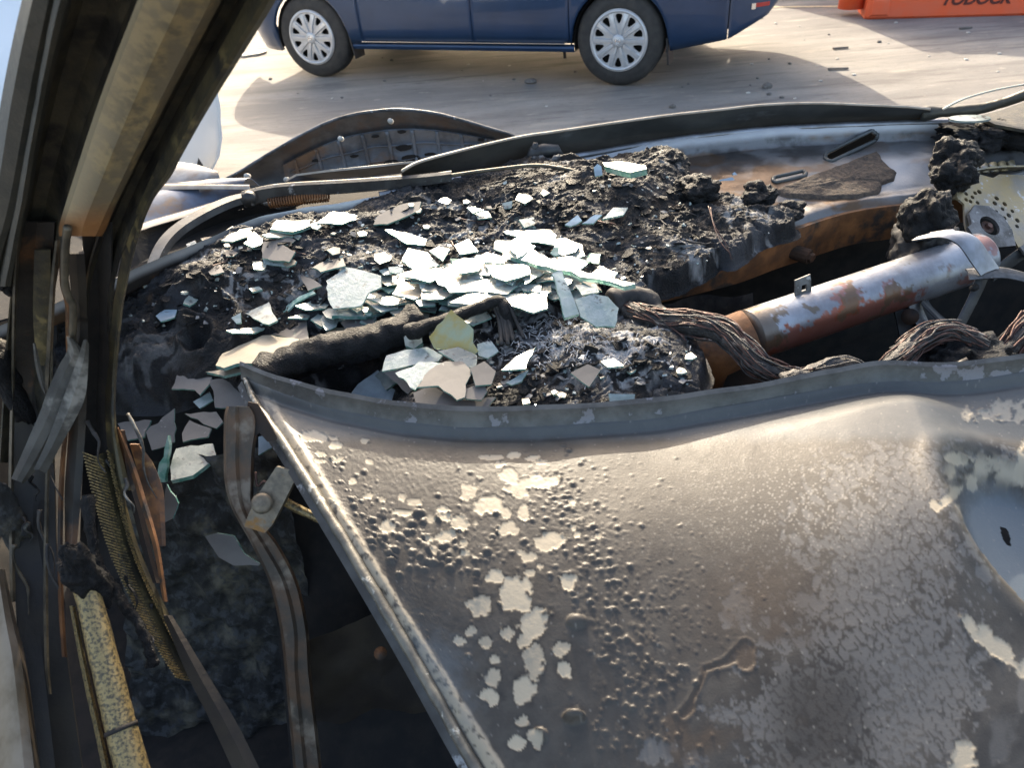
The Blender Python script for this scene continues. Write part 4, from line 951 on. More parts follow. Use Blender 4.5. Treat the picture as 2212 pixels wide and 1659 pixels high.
bundle('wire_harness', [Pz(a, b, z) for a, b, z in [(1335, 668, .89), (1400, 690, .90), (1480, 700, .905), (1555, 715, .905), (1610, 760, .895), (1650, 800, .88), (1720, 825, .865), (1800, 830, .86)]], .019, 60, M['harness'], M['copper'], .78, .0013, 1)
bundle('wire_harness', [Pz(a, b, z) for a, b, z in [(1690, 830, .88), (1760, 810, .885), (1810, 790, .885), (1850, 800, .875), (1870, 830, .86)]], .016, 12, M['harness'], M['copper'], .8, .0014, 2)
bundle('wire_harness', [Pz(a, b, z) for a, b, z in [(1890, 815, .87), (1940, 775, .885), (1985, 735, .895), (2040, 715, .90), (2090, 730, .89), (2130, 750, .88)]], .016, 70, M['harness'], M['copper'], .75, .0016, 3)
bundle('wire_harness', [Pz(a, b, z) for a, b, z in [(2140, 790, .84), (2190, 740, .86), (2240, 690, .88), (2300, 650, .9)]], .02, 20, M['harness'], M['copper'], .7, .0015, 4)
bundle('wire_harness', [Pz(a, b, z) for a, b, z in [(1360, 660, .905), (1400, 680, .91), (1440, 710, .90), (1480, 750, .885)]], .012, 16, M['harness'], M['copper'], .6, .0013, 5)
for (pts, r) in [([(1535, 448, .955), (1540, 480, .945), (1555, 520, .93), (1575, 545, .92)], .0010), ([(1530, 445, .955), (1545, 490, .94), (1570, 530, .92), (1580, 560, .90)], .0010), ([(1640, 800, .86), (1690, 840, .85), (1720, 860, .84)], .0014)]:
    mb = MB(); mb.tube(smooth_path([Pz(*p) for p in pts], 6), r, n=5); mb.build('loose_wire', M['copper'], car)
blob('burnt_clump', Pz(2060, 775, .86), (.07, .05, .03), M['char'], .5, 30, 21)
plate('pink_plate', [Pz(a, b, .86) for a, b in [(2120, 800), (2160, 772), (2260, 765), (2300, 800), (2200, 815)]], .004, M['steel'], car)
mb = MB(); mb.tube([Pz(2060, 795, .885), Pz(2092, 780, .895)], .006, n=10); mb.build('stub_pipe', M['brownplate'], car)

# ================================================================== DOOR PILLAR
def pillar_rows(table, dfun):
    """table: list of (y, [x...]) fold positions; dfun(row index, col index) gives the distance"""
    out = []
    for i, (y, xs_) in enumerate(table): out.append([Pd(x, y, dfun(y, j)) for j, x in enumerate(xs_)])
    return out
def dens(rows, n=5):
    cols = list(zip(*rows)); cols = [smooth_path(c, n) for c in cols]; return [list(r) for r in zip(*cols)]
def depth_line(y): return float(np.interp(y, [-150, 0, 430, 800, 1030, 1400, 1800], [.50, .56, .76, .95, .98, .92, .86]))
def pil(name, tab, offs, m, th=.002, rough=0.):
    rows = dens(pillar_rows(tab, lambda y, j: depth_line(y) + offs[j]), 6)
    if rough: rows = [[p + Vector((1, 1, 1)) * rough * mnoise.noise(p * 40) for p in r] for r in rows]
    return strip(name, rows, M[m], car, thick=th)
pp = thing  # (kept for symmetry)
# outer skin at the far left and its rounded ridge
pil('pillar_outer', [(-150, [95, 120, 150, 165, 175]), (0, [47, 70, 105, 118, 130]), (217, [2, 25, 60, 74, 88]), (435, [-30, -10, 20, 36, 52]), (560, [-60, -40, -12, 0, 14]), (700, [-90, -70, -40, -30, -20])], [.03, .005, .0, .004, .02], 'pillar', .004)
pil('pillar_ridge', [(-150, [160, 172, 190, 205, 215]), (0, [110, 118, 130, 145, 156]), (217, [70, 76, 84, 94, 104]), (435, [30, 36, 46, 56, 66]), (520, [12, 20, 30, 40, 50]), (620, [-10, 0, 10, 22, 30])], [.02, -.004, -.010, -.004, .03], 'pillar', .004, .001)
pil('pillar_channel', [(-150, [205, 230, 300, 355, 372]), (0, [150, 180, 240, 285, 304]), (217, [98, 118, 160, 200, 222]), (435, [58, 72, 100, 130, 150]), (540, [40, 55, 80, 110, 130]), (700, [20, 40, 62, 90, 110]), (1000, [0, 30, 60, 90, 115])], [.03, .055, .06, .045, .01], 'pillarb')
pil('pillar_trim', [(-150, [360, 378, 450, 525, 545]), (0, [297, 312, 390, 455, 478]), (217, [214, 228, 290, 345, 362]), (435, [143, 155, 200, 240, 254]), (488, [128, 138, 180, 216, 232]), (510, [128, 140, 176, 206, 220])], [.012, .0, -.006, .004, .022], 'yellow', .006)
_tr = [o for o in bpy.data.objects if o.name == 'pillar_trim'][0]
_w = [v.co + Vector(BASE) for v in _tr.data.vertices]; _pp = [px_of(v.x, v.y, v.z) for v in _w]
fattr(_tr, 'rustend', [float(sstep(425, 490, b)) * .8 for a, b in _pp])
fattr(_tr, 'paleedge', [float(sstep(.35, .1, (a - np.interp(b, [0, 217, 435, 510], [297, 214, 143, 128])) / 60)) * float(sstep(490, 430, b)) for a, b in _pp])
pil('pillar_groove', [(-150, [535, 556, 580, 612]), (0, [470, 488, 512, 540]), (217, [354, 372, 392, 420]), (435, [246, 262, 280, 310]), (600, [190, 204, 226, 246]), (800, [182, 196, 216, 236]), (1000, [178, 192, 214, 240])], [.02, .05, .055, .02], 'pillarb')
pil('pillar_flange', [(-150, [598, 625, 640, 655, 668]), (0, [532, 556, 568, 582, 596]), (217, [412, 430, 438, 450, 461]), (330, [352, 372, 378, 386, 396]), (380, [328, 350, 354, 362, 370]), (435, [304, 318, 322, 326, 330]), (520, [272, 284, 290, 294, 298]), (650, [246, 256, 260, 264, 268]), (792, [230, 240, 244, 249, 254]), (900, [228, 238, 242, 246, 250]), (960, [232, 242, 246, 252, 258]), (1060, [244, 258, 264, 272, 284])], [.025, .012, .004, .004, .012], 'olive', .003, .0012)
# lower jamb strips
pil('jamb_strip', [(425, [42, 46, 52]), (611, [28, 33, 38]), (800, [24, 29, 33]), (1050, [18, 24, 30]), (1300, [22, 28, 34])], [.0, -.004, .004], 'edge', .003)
pil('jamb_panel', [(480, [52, 80, 118]), (611, [36, 72, 112]), (800, [33, 70, 112]), (1050, [30, 70, 118]), (1300, [34, 80, 130]), (1750, [80, 130, 190])], [.02, .03, .03], 'brownplate')
pil('jamb_plate', [(540, [74, 92, 109]), (611, [72, 90, 109]), (700, [72, 86, 106]), (790, [80, 90, 104])], [.012, .01, .012], 'olive')
pil('jamb_strip', [(520, [119, 124, 130]), (611, [109, 115, 121]), (760, [100, 108, 114]), (840, [96, 104, 110])], [.0, -.005, .002], 'edge', .003)
mb = MB(); sp_ = smooth_path([Pd(a, b, depth_line(b) - .012) for a, b in [(146, 490), (142, 530), (140, 580), (142, 622), (150, 645), (158, 665), (157, 720), (154, 775)]], 8); mb.tube(sp_, .0042, n=8, wob=.1); mb.build('brake_pipe', M['edge'], car)
pil('rusty_edge', [(540, [128, 134, 139]), (611, [129, 136, 142]), (660, [140, 146, 150]), (740, [142, 148, 152]), (790, [145, 149, 153])], [.005, .0, .01], 'orange', .003)
pil('hinge_plate', [(548, [146, 165, 182]), (600, [150, 168, 186]), (680, [158, 172, 188]), (720, [156, 172, 190]), (900, [150, 170, 186]), (1050, [140, 160, 176]), (1110, [140, 158, 172]), (1180, [140, 156, 166])], [.004, .0, .004], 'brownplate', .004)
pil('jamb_black', [(480, [178, 205, 240]), (700, [188, 214, 238]), (900, [184, 208, 232]), (1100, [176, 210, 240]), (1250, [170, 215, 260])], [.03, .045, .03], 'void')
# peeled fabric ribbon hanging across the jamb
rows = []
for i, (a, b, w) in enumerate([(152, 730, 8), (165, 765, 20), (150, 800, 24), (130, 850, 26), (112, 900, 26), (88, 950, 24), (62, 1000, 20), (40, 1040, 16)]):
    d = depth_line(b) - .03; rows.append([Pd(a - w, b - .35 * w, d + .006), Pd(a - .3 * w, b - .1 * w, d - .003), Pd(a + .4 * w, b + .15 * w, d), Pd(a + w + 7 * math.sin(i * 2.3) + 5 * math.sin(i * 5.1), b + .4 * w, d + .008)])
strip('peeled_ribbon', dens(rows, 6), M['peel'], car, thick=.0015)
rows = []
for i, (a, b, w) in enumerate([(186, 735, 6), (180, 780, 14), (160, 850, 20), (140, 905, 20), (112, 965, 16), (84, 1015, 12)]):
    d = depth_line(b) - .035; rows.append([Pd(a - w, b, d), Pd(a, b, d - .002), Pd(a + w + 4 * math.sin(i * 4.1), b + 8, d + .006)])
strip('peeled_ribbon', dens(rows, 6), M['peel'], car, thick=.0015)
rows = []
for i, (a, b, w) in enumerate([(74, 742, 3), (82, 790, 6), (92, 832, 5), (98, 850, 2)]):
    d = depth_line(b) - .02; rows.append([Pd(a - w, b, d), Pd(a, b, d - .003), Pd(a + w, b, d)])
strip('peeled_ribbon', dens(rows, 4), M['peel'], car, thick=.001)
# rough sill lumps at the extreme left, sky blue car is behind
blob('melted_trim', Pd(0, 590, .86), (.010, .012, .026), M['char'], .4, 40, 31)
blob('melted_trim', Pd(-2, 790, .95), (.012, .02, .09), M['char'], .4, 30, 33)
blob('melted_trim', Pd(4, 1100, .96), (.014, .02, .07), M['jamb'], .4, 40, 35)
# lower strips
pil('jamb_strip', [(960, [100, 104, 108]), (1200, [94, 99, 104]), (1420, [96, 101, 106]), (1500, [105, 108, 112])], [.0, -.004, .0], 'edge', .003)
pil('jamb_strip', [(860, [146, 150, 155]), (1000, [130, 135, 141]), (1150, [124, 130, 136]), (1300, [126, 132, 138]), (1420, [134, 139, 145])], [.0, -.004, .0], 'rust', .003)
pil('jamb_panel', [(1080, [30, 60, 98]), (1300, [34, 66, 100]), (1500, [50, 80, 120]), (1700, [70, 110, 160])], [.03, .04, .03], 'void')
pil('bronze_post', [(1230, [-60, -30, -5, 5, 10]), (1330, [-60, -20, 10, 24, 32]), (1430, [-50, -6, 28, 46, 56]), (1560, [-50, 6, 42, 62, 74]), (1700, [-50, 18, 56, 78, 92]), (1800, [-50, 26, 66, 90, 108])], [-.01, -.03, -.035, -.028, -.01], 'bronze', .004)
mb = MB(); sp_ = smooth_path([Pd(a, b, .90 - .00012 * (b - 1200)) for a, b in [(158, 1190), (176, 1240), (196, 1310), (214, 1380), (236, 1470), (258, 1560), (280, 1640), (310, 1760)]], 8)
mb.tube(sp_, [.0125 + .0055 * i / len(sp_) for i in range(len(sp_))], n=18, wob=.05); mb.build('seal_tube', M['tubeyellow'], car)
mb = MB(); q = [p + Vector((0, 0, 0)) for p in sp_[41:43]]; mb.tube(q, .0176, n=18); mb.build('seal_joint', M['rustdark'], car)
blob('melted_trim', Pd(182, 1245, .885), (.016, .018, .045), M['char'], .45, 45, 37)
pil('jamb_strip', [(1310, [150, 156, 162]), (1400, [166, 174, 180]), (1500, [186, 195, 202]), (1600, [208, 218, 225]), (1760, [240, 250, 258])], [-.02, -.028, -.02], 'tubeyellow', .003)
pil('jamb_strip', [(1320, [163, 168, 172]), (1400, [180, 185, 190]), (1500, [202, 208, 212]), (1600, [222, 228, 236]), (1760, [256, 262, 270])], [-.012, -.018, -.012], 'rustdark', .003)
# ragged melted bead
roll('ragged_seal', [Pd(a, b, .93) for a, b in [(188, 1070), (196, 1150), (212, 1220), (245, 1270), (270, 1310), (300, 1350), (322, 1400), (330, 1440)]], .008, M['char'], .5, 90, 12)
# toothed seal carrier: U channel with rows of metal teeth
ch = [(205, 985), (222, 1060), (240, 1130), (262, 1200), (292, 1270), (330, 1345), (365, 1410), (400, 1465)]
left = smooth_path([Pd(a, b, .97) for a, b in ch], 8); right = smooth_path([Pd(a + 36 - i * 1.4, b - 7, .985) for i, (a, b) in enumerate(ch)], 8)
strip('seal_channel', [[l, l.lerp(r_, .3) + Vector((0, .016, -.008)), l.lerp(r_, .7) + Vector((0, .016, -.008)), r_] for l, r_ in zip(left, right)], M['olive'], car, thick=.001)
def arc_pts(path, n):
    return resample(path, n)
teeth = arc_pts(left, 74); teeth2 = arc_pts(right, 74)
for k in range(74):
    l = teeth[k]; r_ = teeth2[k]; dirv = (r_ - l).normalized()
    mb = MB(); mb.tube([l - dirv * .010 + Vector((0, -.002, .010)), l + Vector((0, -.003, .001)), l + dirv * .006 + Vector((0, .001, -.010))], .0011, n=4); mb.build('tooth', M['tubeyellow'], car, smooth=False)
    mb = MB(); mb.tube([r_ - dirv * .003 + Vector((0, -.002, .006)), r_ + dirv * .001 + Vector((0, -.003, -.003))], .0011, n=4); mb.build('tooth', M['tubeyellow'], car, smooth=False)
pil('channel_rail', [(1330, [352, 362, 372]), (1380, [372, 388, 402]), (1460, [405, 430, 450]), (1560, [455, 485, 510]), (1680, [510, 545, 570]), (1760, [545, 585, 612])], [.03, .026, .03], 'innerdoor', .002)
pil('channel_rail', [(930, [254, 262, 270]), (1030, [266, 276, 287]), (1100, [285, 296, 308]), (1180, [305, 316, 326]), (1260, [330, 338, 346])], [.025, .018, .025], 'rustdark', .004)
pil('channel_rail', [(925, [252, 255, 258]), (1000, [276, 283, 290]), (1080, [300, 308, 316]), (1180, [330, 338, 344]), (1300, [352, 356, 362])], [.012, .008, .012], 'rust', .003)
pil('rust_sheet', [(960, [280, 300, 300]), (1000, [292, 315, 330]), (1060, [308, 335, 352]), (1110, [322, 345, 356]), (1180, [336, 350, 358])], [.035, .035, .038], 'orange', .003)
# rough jamb wall and black opening behind
wallgrid('kick_panel', [Pd(240, 1010, 1.12), Pd(600, 960, 1.10), Pd(760, 1720, 1.34), Pd(300, 1720, 1.36)], M['jamb'], 110, 130, .018, 22)
# bracket that carries the hinge
rows = []
for (y, l, m1, r_) in [(878, 492, 512, 540), (900, 487, 512, 552), (935, 486, 514, 552), (980, 486, 512, 546), (1040, 488, 515, 544), (1090, 500, 522, 545), (1130, 520, 540, 562), (1180, 548, 572, 600), (1260, 585, 615, 640), (1360, 608, 638, 662), (1450, 618, 640, 668), (1560, 628, 650, 680), (1700, 640, 664, 696)]:
    rows.append([Pd(l - 3, y, 1.03), Pd(l + 3, y, 1.010), Pd(m1 - 4, y, 1.008), Pd(m1 + 4, y, 1.013), Pd(r_ - 3, y, 1.010), Pd(r_ + 4, y, 1.03)])
strip('hinge_bracket', dens(rows, 5), M['bracket'], car, thick=.003)
plate('bracket_ear', [Pd(a, b, 1.015) for a, b in [(536, 868), (556, 872), (588, 925), (600, 950), (578, 955), (560, 935), (540, 950), (530, 900)]], .004, M['rustdark'], car)
# door check link and bolt
Rm = [Pd(a, b, .985) for a, b in [(597, 1008), (640, 1018), (636, 1040), (588, 1135), (572, 1152), (528, 1138), (532, 1122), (556, 1070)]]
plate('check_link', Rm, .012, M['linkmetal'], car)
c = Pd(566, 1088, .978); mb = MB(); t_ = (CAM - c).normalized(); mb.tube([c - t_ * .004, c + t_ * .006, c + t_ * .009], [.0135, .0135, .009], n=18); mb.build('link_bolt', M['linkmetal'], car)
mb = MB(); mb.tube(smooth_path([Pd(a, b, 1.03) for a, b in [(605, 1075), (640, 1098), (690, 1120), (730, 1135)]], 5), .0062, n=10, wob=.15); mb.build('check_rod', M['tubeyellow'], car)
mb = MB(); mb.tube(smooth_path([Pd(a, b, 1.02) for a, b in [(552, 1020), (556, 1050), (572, 1040), (585, 1062)]], 5), .0018, n=6); mb.build('loose_wire', M['copper'], car)
# dark inner door panel with a bolt, seen under the skin
wallgrid('door_inner', [Pd(655, 1390, 1.06), Pd(900, 1290, 1.10), Pd(1010, 1720, 1.22), Pd(690, 1740, 1.24)], M['innerdoor'], 50, 40, .006, 14)
c = Pd(822, 1412, 1.035); t_ = (CAM - c).normalized(); mb = MB(); mb.tube([c - t_ * .01, c + t_ * .004], .009, n=12); mb.build('panel_bolt', M['rust'], car)
wallgrid('door_cavity', [Pd(560, 960, 1.22), Pd(1100, 960, 1.30), Pd(1200, 1760, 1.12), Pd(640, 1760, 1.12)], M['void'], 40, 40, .01, 10)  # near black sheet that supplies the darkness of the door opening
# bent edge at the right top of the photograph (far pillar base)
roll('far_pillar_base', [Pz(a, b, z) for a, b, z in [(1990, 245, .985), (2060, 240, .99), (2130, 232, 1.0), (2212, 205, 1.03), (2300, 170, 1.06)]], .014, M['pillar'], .15, 30)
mb = MB(); mb.tube(smooth_path([Pz(a, b, z) for a, b, z in [(2036, 236, 1.0), (2080, 214, 1.02), (2140, 196, 1.03), (2212, 182, 1.04), (2300, 170, 1.05)]], 8), .0022, n=6); mb.build('loose_wire', M['wire'], car)
plate('far_pillar_skin', [Pz(a, b, .98) for a, b in [(2110, 250), (2160, 238), (2240, 210), (2330, 185), (2330, 300), (2150, 268)]], .006, M['pillarb'], car)

# ================================================================== GLASS SHARDS
shard_n = [0]
def shard(name, pxs, kind, label, dz=.008, tilt=None, th=.003, mirror=None, group='broken window glass on the burnt dashboard', d=None):
    a = sum(p[0] for p in pxs) / len(pxs); b = sum(p[1] for p in pxs) / len(pxs)
    if d is None:
        p = Pz(a, b, .9)
        for _ in range(12): p = Pz(a, b, .5 * p.z + .5 * (dashz(p.x, p.y) + dz))
        p = p + Vector((0, 0, .0))
    else: p = Pd(a, b, d)
    view = (CAM - p).normalized(); hv = (view + SUND).normalized()
    rs = random.Random(shard_n[0] * 7 + 3); shard_n[0] += 1
    if mirror is not None: n = (hv + Vector((rs.gauss(0, mirror), rs.gauss(0, mirror), 0))).normalized()
    elif tilt is not None: n = Vector((tilt[0], tilt[1], 1)).normalized()
    else: n = Vector((rs.gauss(0, .12), rs.gauss(-.05, .12), 1)).normalized()
    if n.dot(view) < .40: n = (n + view * (.45 - n.dot(view))).normalized()
    poly = [Ppl(x, y, p, n) for x, y in pxs]
    # ragged break line between the corners
    out = []
    for i, q in enumerate(poly):
        r_ = poly[(i + 1) % len(poly)]; L_ = (r_ - q).length; k = max(1, min(5, int(L_ / .010)))
        for j in range(k):
            s_ = q.lerp(r_, j / k)
            if j: s_ = s_ + n.cross(r_ - q).normalized() * rs.gauss(0, .024) * L_ 
            out.append(s_)
    o = plate('glass_shard', [q - p for q in out], th, None, None, mats=[M[kind], M['gedge']], dirn=None)
    o.location = p
    tag(o, label, 'glass shard', group); return o
def fa(l): return [(257.6 + x * .27174, 429.4 + y * .27174) for x, y in l]
def fb(l): return [(772.8 + x * .3105, 429.4 + y * .3105) for x, y in l]
def fc(l): return [(x * .3623, 429.4 + y * .3623) for x, y in l]
def fd(l): return [(x * .4141, 972 + y * .4141) for x, y in l]
def fe(l): return [(1073.4 + x * .27174, y * .27174) for x, y in l]
T = 'tilt'
SH = [
 (fa([(765, 1325), (820, 1230), (1140, 1085), (1430, 1115), (1390, 1180), (1110, 1310), (930, 1310), (830, 1345)]), 'gtan', 'large tan coated glass plate lying just above the left corner of the blistered panel', dict(dz=.035, tilt=(-.12, .10), th=.006)),
 (fa([(690, 1375), (870, 1350), (1030, 1345), (1020, 1365), (830, 1410)]), 'gtan', 'narrow tan glass sliver tucked under the large tan plate at the panel corner', dict(dz=.03, th=.005)),
 (fa([(415, 1510), (480, 1350), (560, 1340), (710, 1170), (820, 1190), (820, 1270), (760, 1340), (720, 1470), (640, 1560), (600, 1520)]), 'gsoot', 'large sooty grey glass piece with concave edges left of the tan plate', dict(dz=.02, tilt=(-.1, -.25))),
 (fa([(720, 1440), (950, 1400), (1000, 1500), (1030, 1650), (760, 1659)]), 'gsoot', 'sooty glass piece standing behind the tip of the blistered panel', dict(dz=.02, tilt=(0, -.5))),
 (fa([(1000, 910), (1190, 820), (1215, 900), (1260, 965), (1190, 1000)]), 'gwhite', 'pale grey four sided shard alone on black crust left of the bright heap', dict(dz=.016, tilt=(-.1, -.1))),
 (fa([(850, 1045), (1080, 1020), (1190, 990), (1230, 1000), (1080, 1065), (900, 1065)]), 'gwhite', 'long bright sliver in front of the pale four sided shard', dict(mirror=.03)),
 (fa([(1645, 650), (1740, 590), (1780, 540), (1900, 560), (2080, 610), (2085, 700), (1990, 740), (1920, 850), (1700, 870), (1660, 800)]), 'gclear', 'large bluish clear pane piece on the left side of the bright heap', dict(dz=.025, tilt=(-.08, -.22))),
 (fa([(1400, 850), (1620, 785), (1690, 810), (1640, 870), (1480, 880)]), 'gwhite', 'white shard left of the large bluish pane piece', dict(mirror=.03)),
 (fa([(1340, 945), (1560, 880), (1500, 950)]), 'gwhite', 'small triangular white shard just above the sooty wedge', dict(mirror=.03)),
 (fa([(1610, 1105), (1680, 1020), (1830, 1030), (1720, 1115)]), 'gtan', 'small tan shard resting on top of the black duct roll', dict(dz=.03, tilt=(0, .05))),
 (fa([(1280, 1040), (1490, 960), (1510, 1120), (1430, 1180), (1380, 1110), (1200, 1080)]), 'gsoot', 'sooty brown wedge half under the large tan plate', dict(dz=.022, tilt=(-.1, -.05))),
 (fa([(1265, 950), (1330, 850), (1440, 770), (1540, 730), (1560, 750), (1400, 830), (1300, 930)]), 'gedge', 'curved green edged sliver standing on edge left of the heap', dict(tilt=(-.4, -.3))),
 (fa([(1690, 930), (1740, 880), (2000, 850), (2130, 870), (2100, 900), (1960, 935)]), 'gwhite', 'flat white shard with green edge below the large bluish pane piece', dict(mirror=.02, th=.006, dz=.02)),
 (fa([(530, 360), (600, 330), (640, 380), (690, 400), (570, 450)]), 'gclear', 'clear shard on the upper left rim of the crust by the wiper linkage', dict(tilt=(-.1, -.1))),
 (fa([(320, 460), (430, 440), (470, 460), (420, 500), (290, 530), (265, 520)]), 'gclear', 'leftmost clear shard at the foot of the wiper linkage', dict(tilt=(-.05, .02))),
 (fa([(440, 430), (540, 400), (570, 450), (470, 470)]), 'gwhite', 'bright shard between the two clear ones at the wiper linkage', dict(mirror=.05)),
 (fa([(1135, 285), (1220, 265), (1370, 270), (1385, 300), (1180, 305)]), 'gtan', 'thin tan shard below the stacked tan shards near the wiper', dict(mirror=.06)),
 (fa([(1200, 240), (1250, 170), (1560, 165), (1540, 210), (1380, 260)]), 'gtan', 'long tan shard on the rear rim below the wiper spring', dict(mirror=.06, th=.006)),
 (fa([(810, 330), (960, 240), (1060, 225), (1050, 290), (900, 340)]), 'gtan', 'tan ragged shard on the rim right of the wiper linkage foot', dict(mirror=.08)),
 (fa([(990, 350), (1080, 250), (1140, 290), (1130, 360), (1060, 385)]), 'gwhite', 'bright white shard beside the tan ragged shard on the rim', dict(mirror=.03)),
 (fa([(1570, 190), (1700, 100), (1870, 115), (1920, 150), (1760, 200)]), 'gwhite', 'white glaring shard on the rear rim behind the crust', dict(mirror=.03)),
 (fa([(2000, 40), (2150, 0), (2230, -20), (2300, 10), (2250, 40), (2060, 55)]), 'gtan', 'pale long shard on the rear rim under the middle of the wiper arm', dict(mirror=.05)),
 (fa([(2020, 205), (2050, 130), (2250, 40), (2400, 20), (2380, 90), (2230, 160), (2130, 200)]), 'gsoot', 'dark sooty curled piece below the pale long shard on the rim', dict(tilt=(-.1, -.3))),
 (fa([(1140, 470), (1350, 510), (1340, 545), (1150, 520)]), 'gclear', 'blue green edge strip under the square sooty plate', dict(tilt=(0, -.7))),
 (fa([(1140, 340), (1135, 470), (1350, 500), (1400, 420), (1240, 330)]), 'gsoot', 'square sooty plate with a blue green lower edge', dict(tilt=(0, -.3), dz=.016)),
 (fa([(1535, 545), (1640, 490), (1780, 470), (1800, 530), (1600, 580)]), 'gsoot', 'mottled grey shard behind the large bluish pane piece', dict(tilt=(-.1, -.1))),
 (fa([(1400, 560), (1610, 690), (1500, 730)]), 'gsoot', 'sooty triangular shard left of the large bluish pane piece', dict(tilt=(-.3, -.3))),
 (fa([(890, 945), (965, 905), (970, 985), (930, 990)]), 'gclear', 'small clear chip left of the pale four sided shard', dict(tilt=(0, -.4))),
 (fa([(1030, 710), (1110, 695), (1140, 720), (1060, 740)]), 'gwhite', 'small grey chip in the middle of the black crust', dict(mirror=.2)),
 (fa([(520, 800), (560, 760), (640, 755), (630, 800), (560, 850), (510, 830)]), 'gwhite', 'white chip beside the burnt speaker ring', dict(mirror=.04)),
 (fa([(290, 930), (350, 880), (460, 880), (440, 940), (330, 975)]), 'gblue', 'bluish shiny flake inside the burnt speaker ring', dict(tilt=(0, -.12), dz=.012)),
 (fb([(0, 1290), (140, 1190), (300, 1380), (310, 1450), (0, 1440), (-70, 1390)]), 'gblue', 'bluish clear pane standing just behind the rim of the blistered panel', dict(tilt=(-.15, -.45), dz=.02)),
 (fb([(385, 1350), (500, 1300), (720, 1400), (960, 1380), (860, 1500), (430, 1500)]), 'gsoot', 'broad sooty pane lowest in the pile against the panel rim', dict(tilt=(0, -.35), dz=.016)),
 (fb([(410, 1310), (500, 1190), (610, 1130), (730, 1130), (800, 1200), (750, 1290), (745, 1380), (690, 1400), (560, 1300)]), 'gsoot', 'domed brown sooty piece with a cracked lower edge above the broad sooty pane', dict(tilt=(.05, -.2), dz=.04)),
 (fb([(200, 1090), (330, 1050), (480, 1030), (590, 1090), (560, 1130), (360, 1160), (170, 1200)]), 'gclear', 'crackled clear pane behind the domed brown piece', dict(tilt=(-.1, -.2), dz=.045)),
 (fb([(260, 1210), (380, 1170), (430, 1130), (610, 1140), (500, 1200), (400, 1330)]), 'gclear', 'clear wedge left of the domed brown piece', dict(tilt=(-.15, -.15), dz=.035)),
 (fb([(170, 1200), (360, 1170), (400, 1330), (380, 1380), (240, 1260)]), 'gsoot', 'dark sooty strip between the bluish pane and the clear wedge', dict(tilt=(-.2, -.4), dz=.02)),
 (fb([(495, 960), (650, 770), (805, 910), (800, 1000), (840, 1060), (760, 1130), (700, 1050), (530, 1040)]), 'gyel', 'yellowish green curved shard standing upright in the middle', dict(tilt=(-.2, -.95), dz=.05)),
 (fb([(320, 960), (370, 925), (440, 930), (450, 1000), (390, 1045), (330, 1020)]), 'gwhite', 'round milky lump of glass left of the yellowish shard', dict(tilt=(0, -.5), dz=.05, th=.012)),
 (fb([(185, 920), (240, 880), (300, 890), (300, 950), (230, 990)]), 'gclear', 'clear chip at the end of the black duct roll', dict(tilt=(-.2, -.4), dz=.05)),
 (fb([(1510, 700), (1640, 660), (1740, 680), (1815, 760), (1790, 890), (1660, 890), (1550, 820)]), 'gclear', 'broad pale green pane at the right end of the bright heap', dict(tilt=(.0, -.4), dz=.03)),
 (fb([(1350, 520), (1420, 490), (1520, 740), (1540, 800), (1440, 830), (1410, 700)]), 'gclear', 'tall green strip of glass crossing under the long white edged strip', dict(tilt=(.1, -.45), dz=.05, th=.006)),
 (fb([(1040, 340), (1120, 310), (1400, 460), (1930, 590), (1850, 605), (1380, 490), (1060, 400)]), 'gwhite', 'longest strip of glass with green edge reaching from the heap to the harness', dict(mirror=.02, dz=.05, th=.008)),
 (fb([(890, 460), (1190, 460), (1200, 520), (1030, 570), (940, 540)]), 'gwhite', 'large glaring white shard at the back right of the bright heap', dict(mirror=.015, dz=.03)),
 (fb([(640, 720), (820, 640), (990, 660), (1320, 660), (1320, 760), (1220, 790), (1060, 740)]), 'gwhite', 'largest glaring white shard at the front of the bright heap', dict(mirror=.015, dz=.035)),
 (fb([(600, 600), (760, 560), (1060, 570), (1080, 640), (820, 640), (640, 650)]), 'gwhite', 'glaring white shard in the centre of the bright heap', dict(mirror=.02, dz=.03)),
 (fb([(270, 530), (420, 490), (620, 480), (600, 540), (500, 580), (400, 550)]), 'gwhite', 'white forked shard right of the large bluish pane piece', dict(mirror=.02, dz=.025)),
 (fb([(240, 660), (290, 580), (500, 570), (560, 640), (460, 670), (390, 700)]), 'gtan', 'pinkish tan shard in the left of the bright heap', dict(mirror=.09, dz=.025)),
 (fb([(390, 680), (470, 650), (550, 690), (540, 740), (430, 745)]), 'gwhite', 'white five sided shard in front of the pinkish shard', dict(mirror=.02, dz=.03)),
 (fb([(60, 690), (250, 680), (380, 720), (200, 740)]), 'gwhite', 'white sliver below the pinkish shard', dict(mirror=.02, dz=.03)),
 (fb([(305, 430), (350, 340), (480, 370), (570, 460), (400, 500)]), 'gclear', 'pale clear shard at the back left of the bright heap', dict(tilt=(0, -.05), dz=.02)),
 (fb([(500, 360), (560, 330), (640, 350), (590, 430)]), 'gclear', 'small clear pane at the back of the bright heap', dict(tilt=(0, -.1), dz=.02)),
 (fb([(660, 440), (740, 410), (860, 420), (840, 500), (700, 520)]), 'gwhite', 'pale shard with a dark hole in the middle of the heap', dict(mirror=.05, dz=.03)),
 (fb([(860, 390), (900, 370), (1030, 410), (1020, 450), (880, 440)]), 'gclear', 'flat clear chip behind the large glaring shard', dict(tilt=(0, .0), dz=.02)),
 (fb([(1010, 225), (1340, 215), (1380, 250), (1370, 320), (1250, 300), (1150, 290)]), 'gwhite', 'ragged white shard lying alone on crust behind the heap', dict(mirror=.04, dz=.015)),
 (fb([(190, 215), (230, 210), (480, 280), (470, 320), (340, 310)]), 'gwhite', 'thin bright strip at the very back of the heap', dict(mirror=.03, dz=.012)),
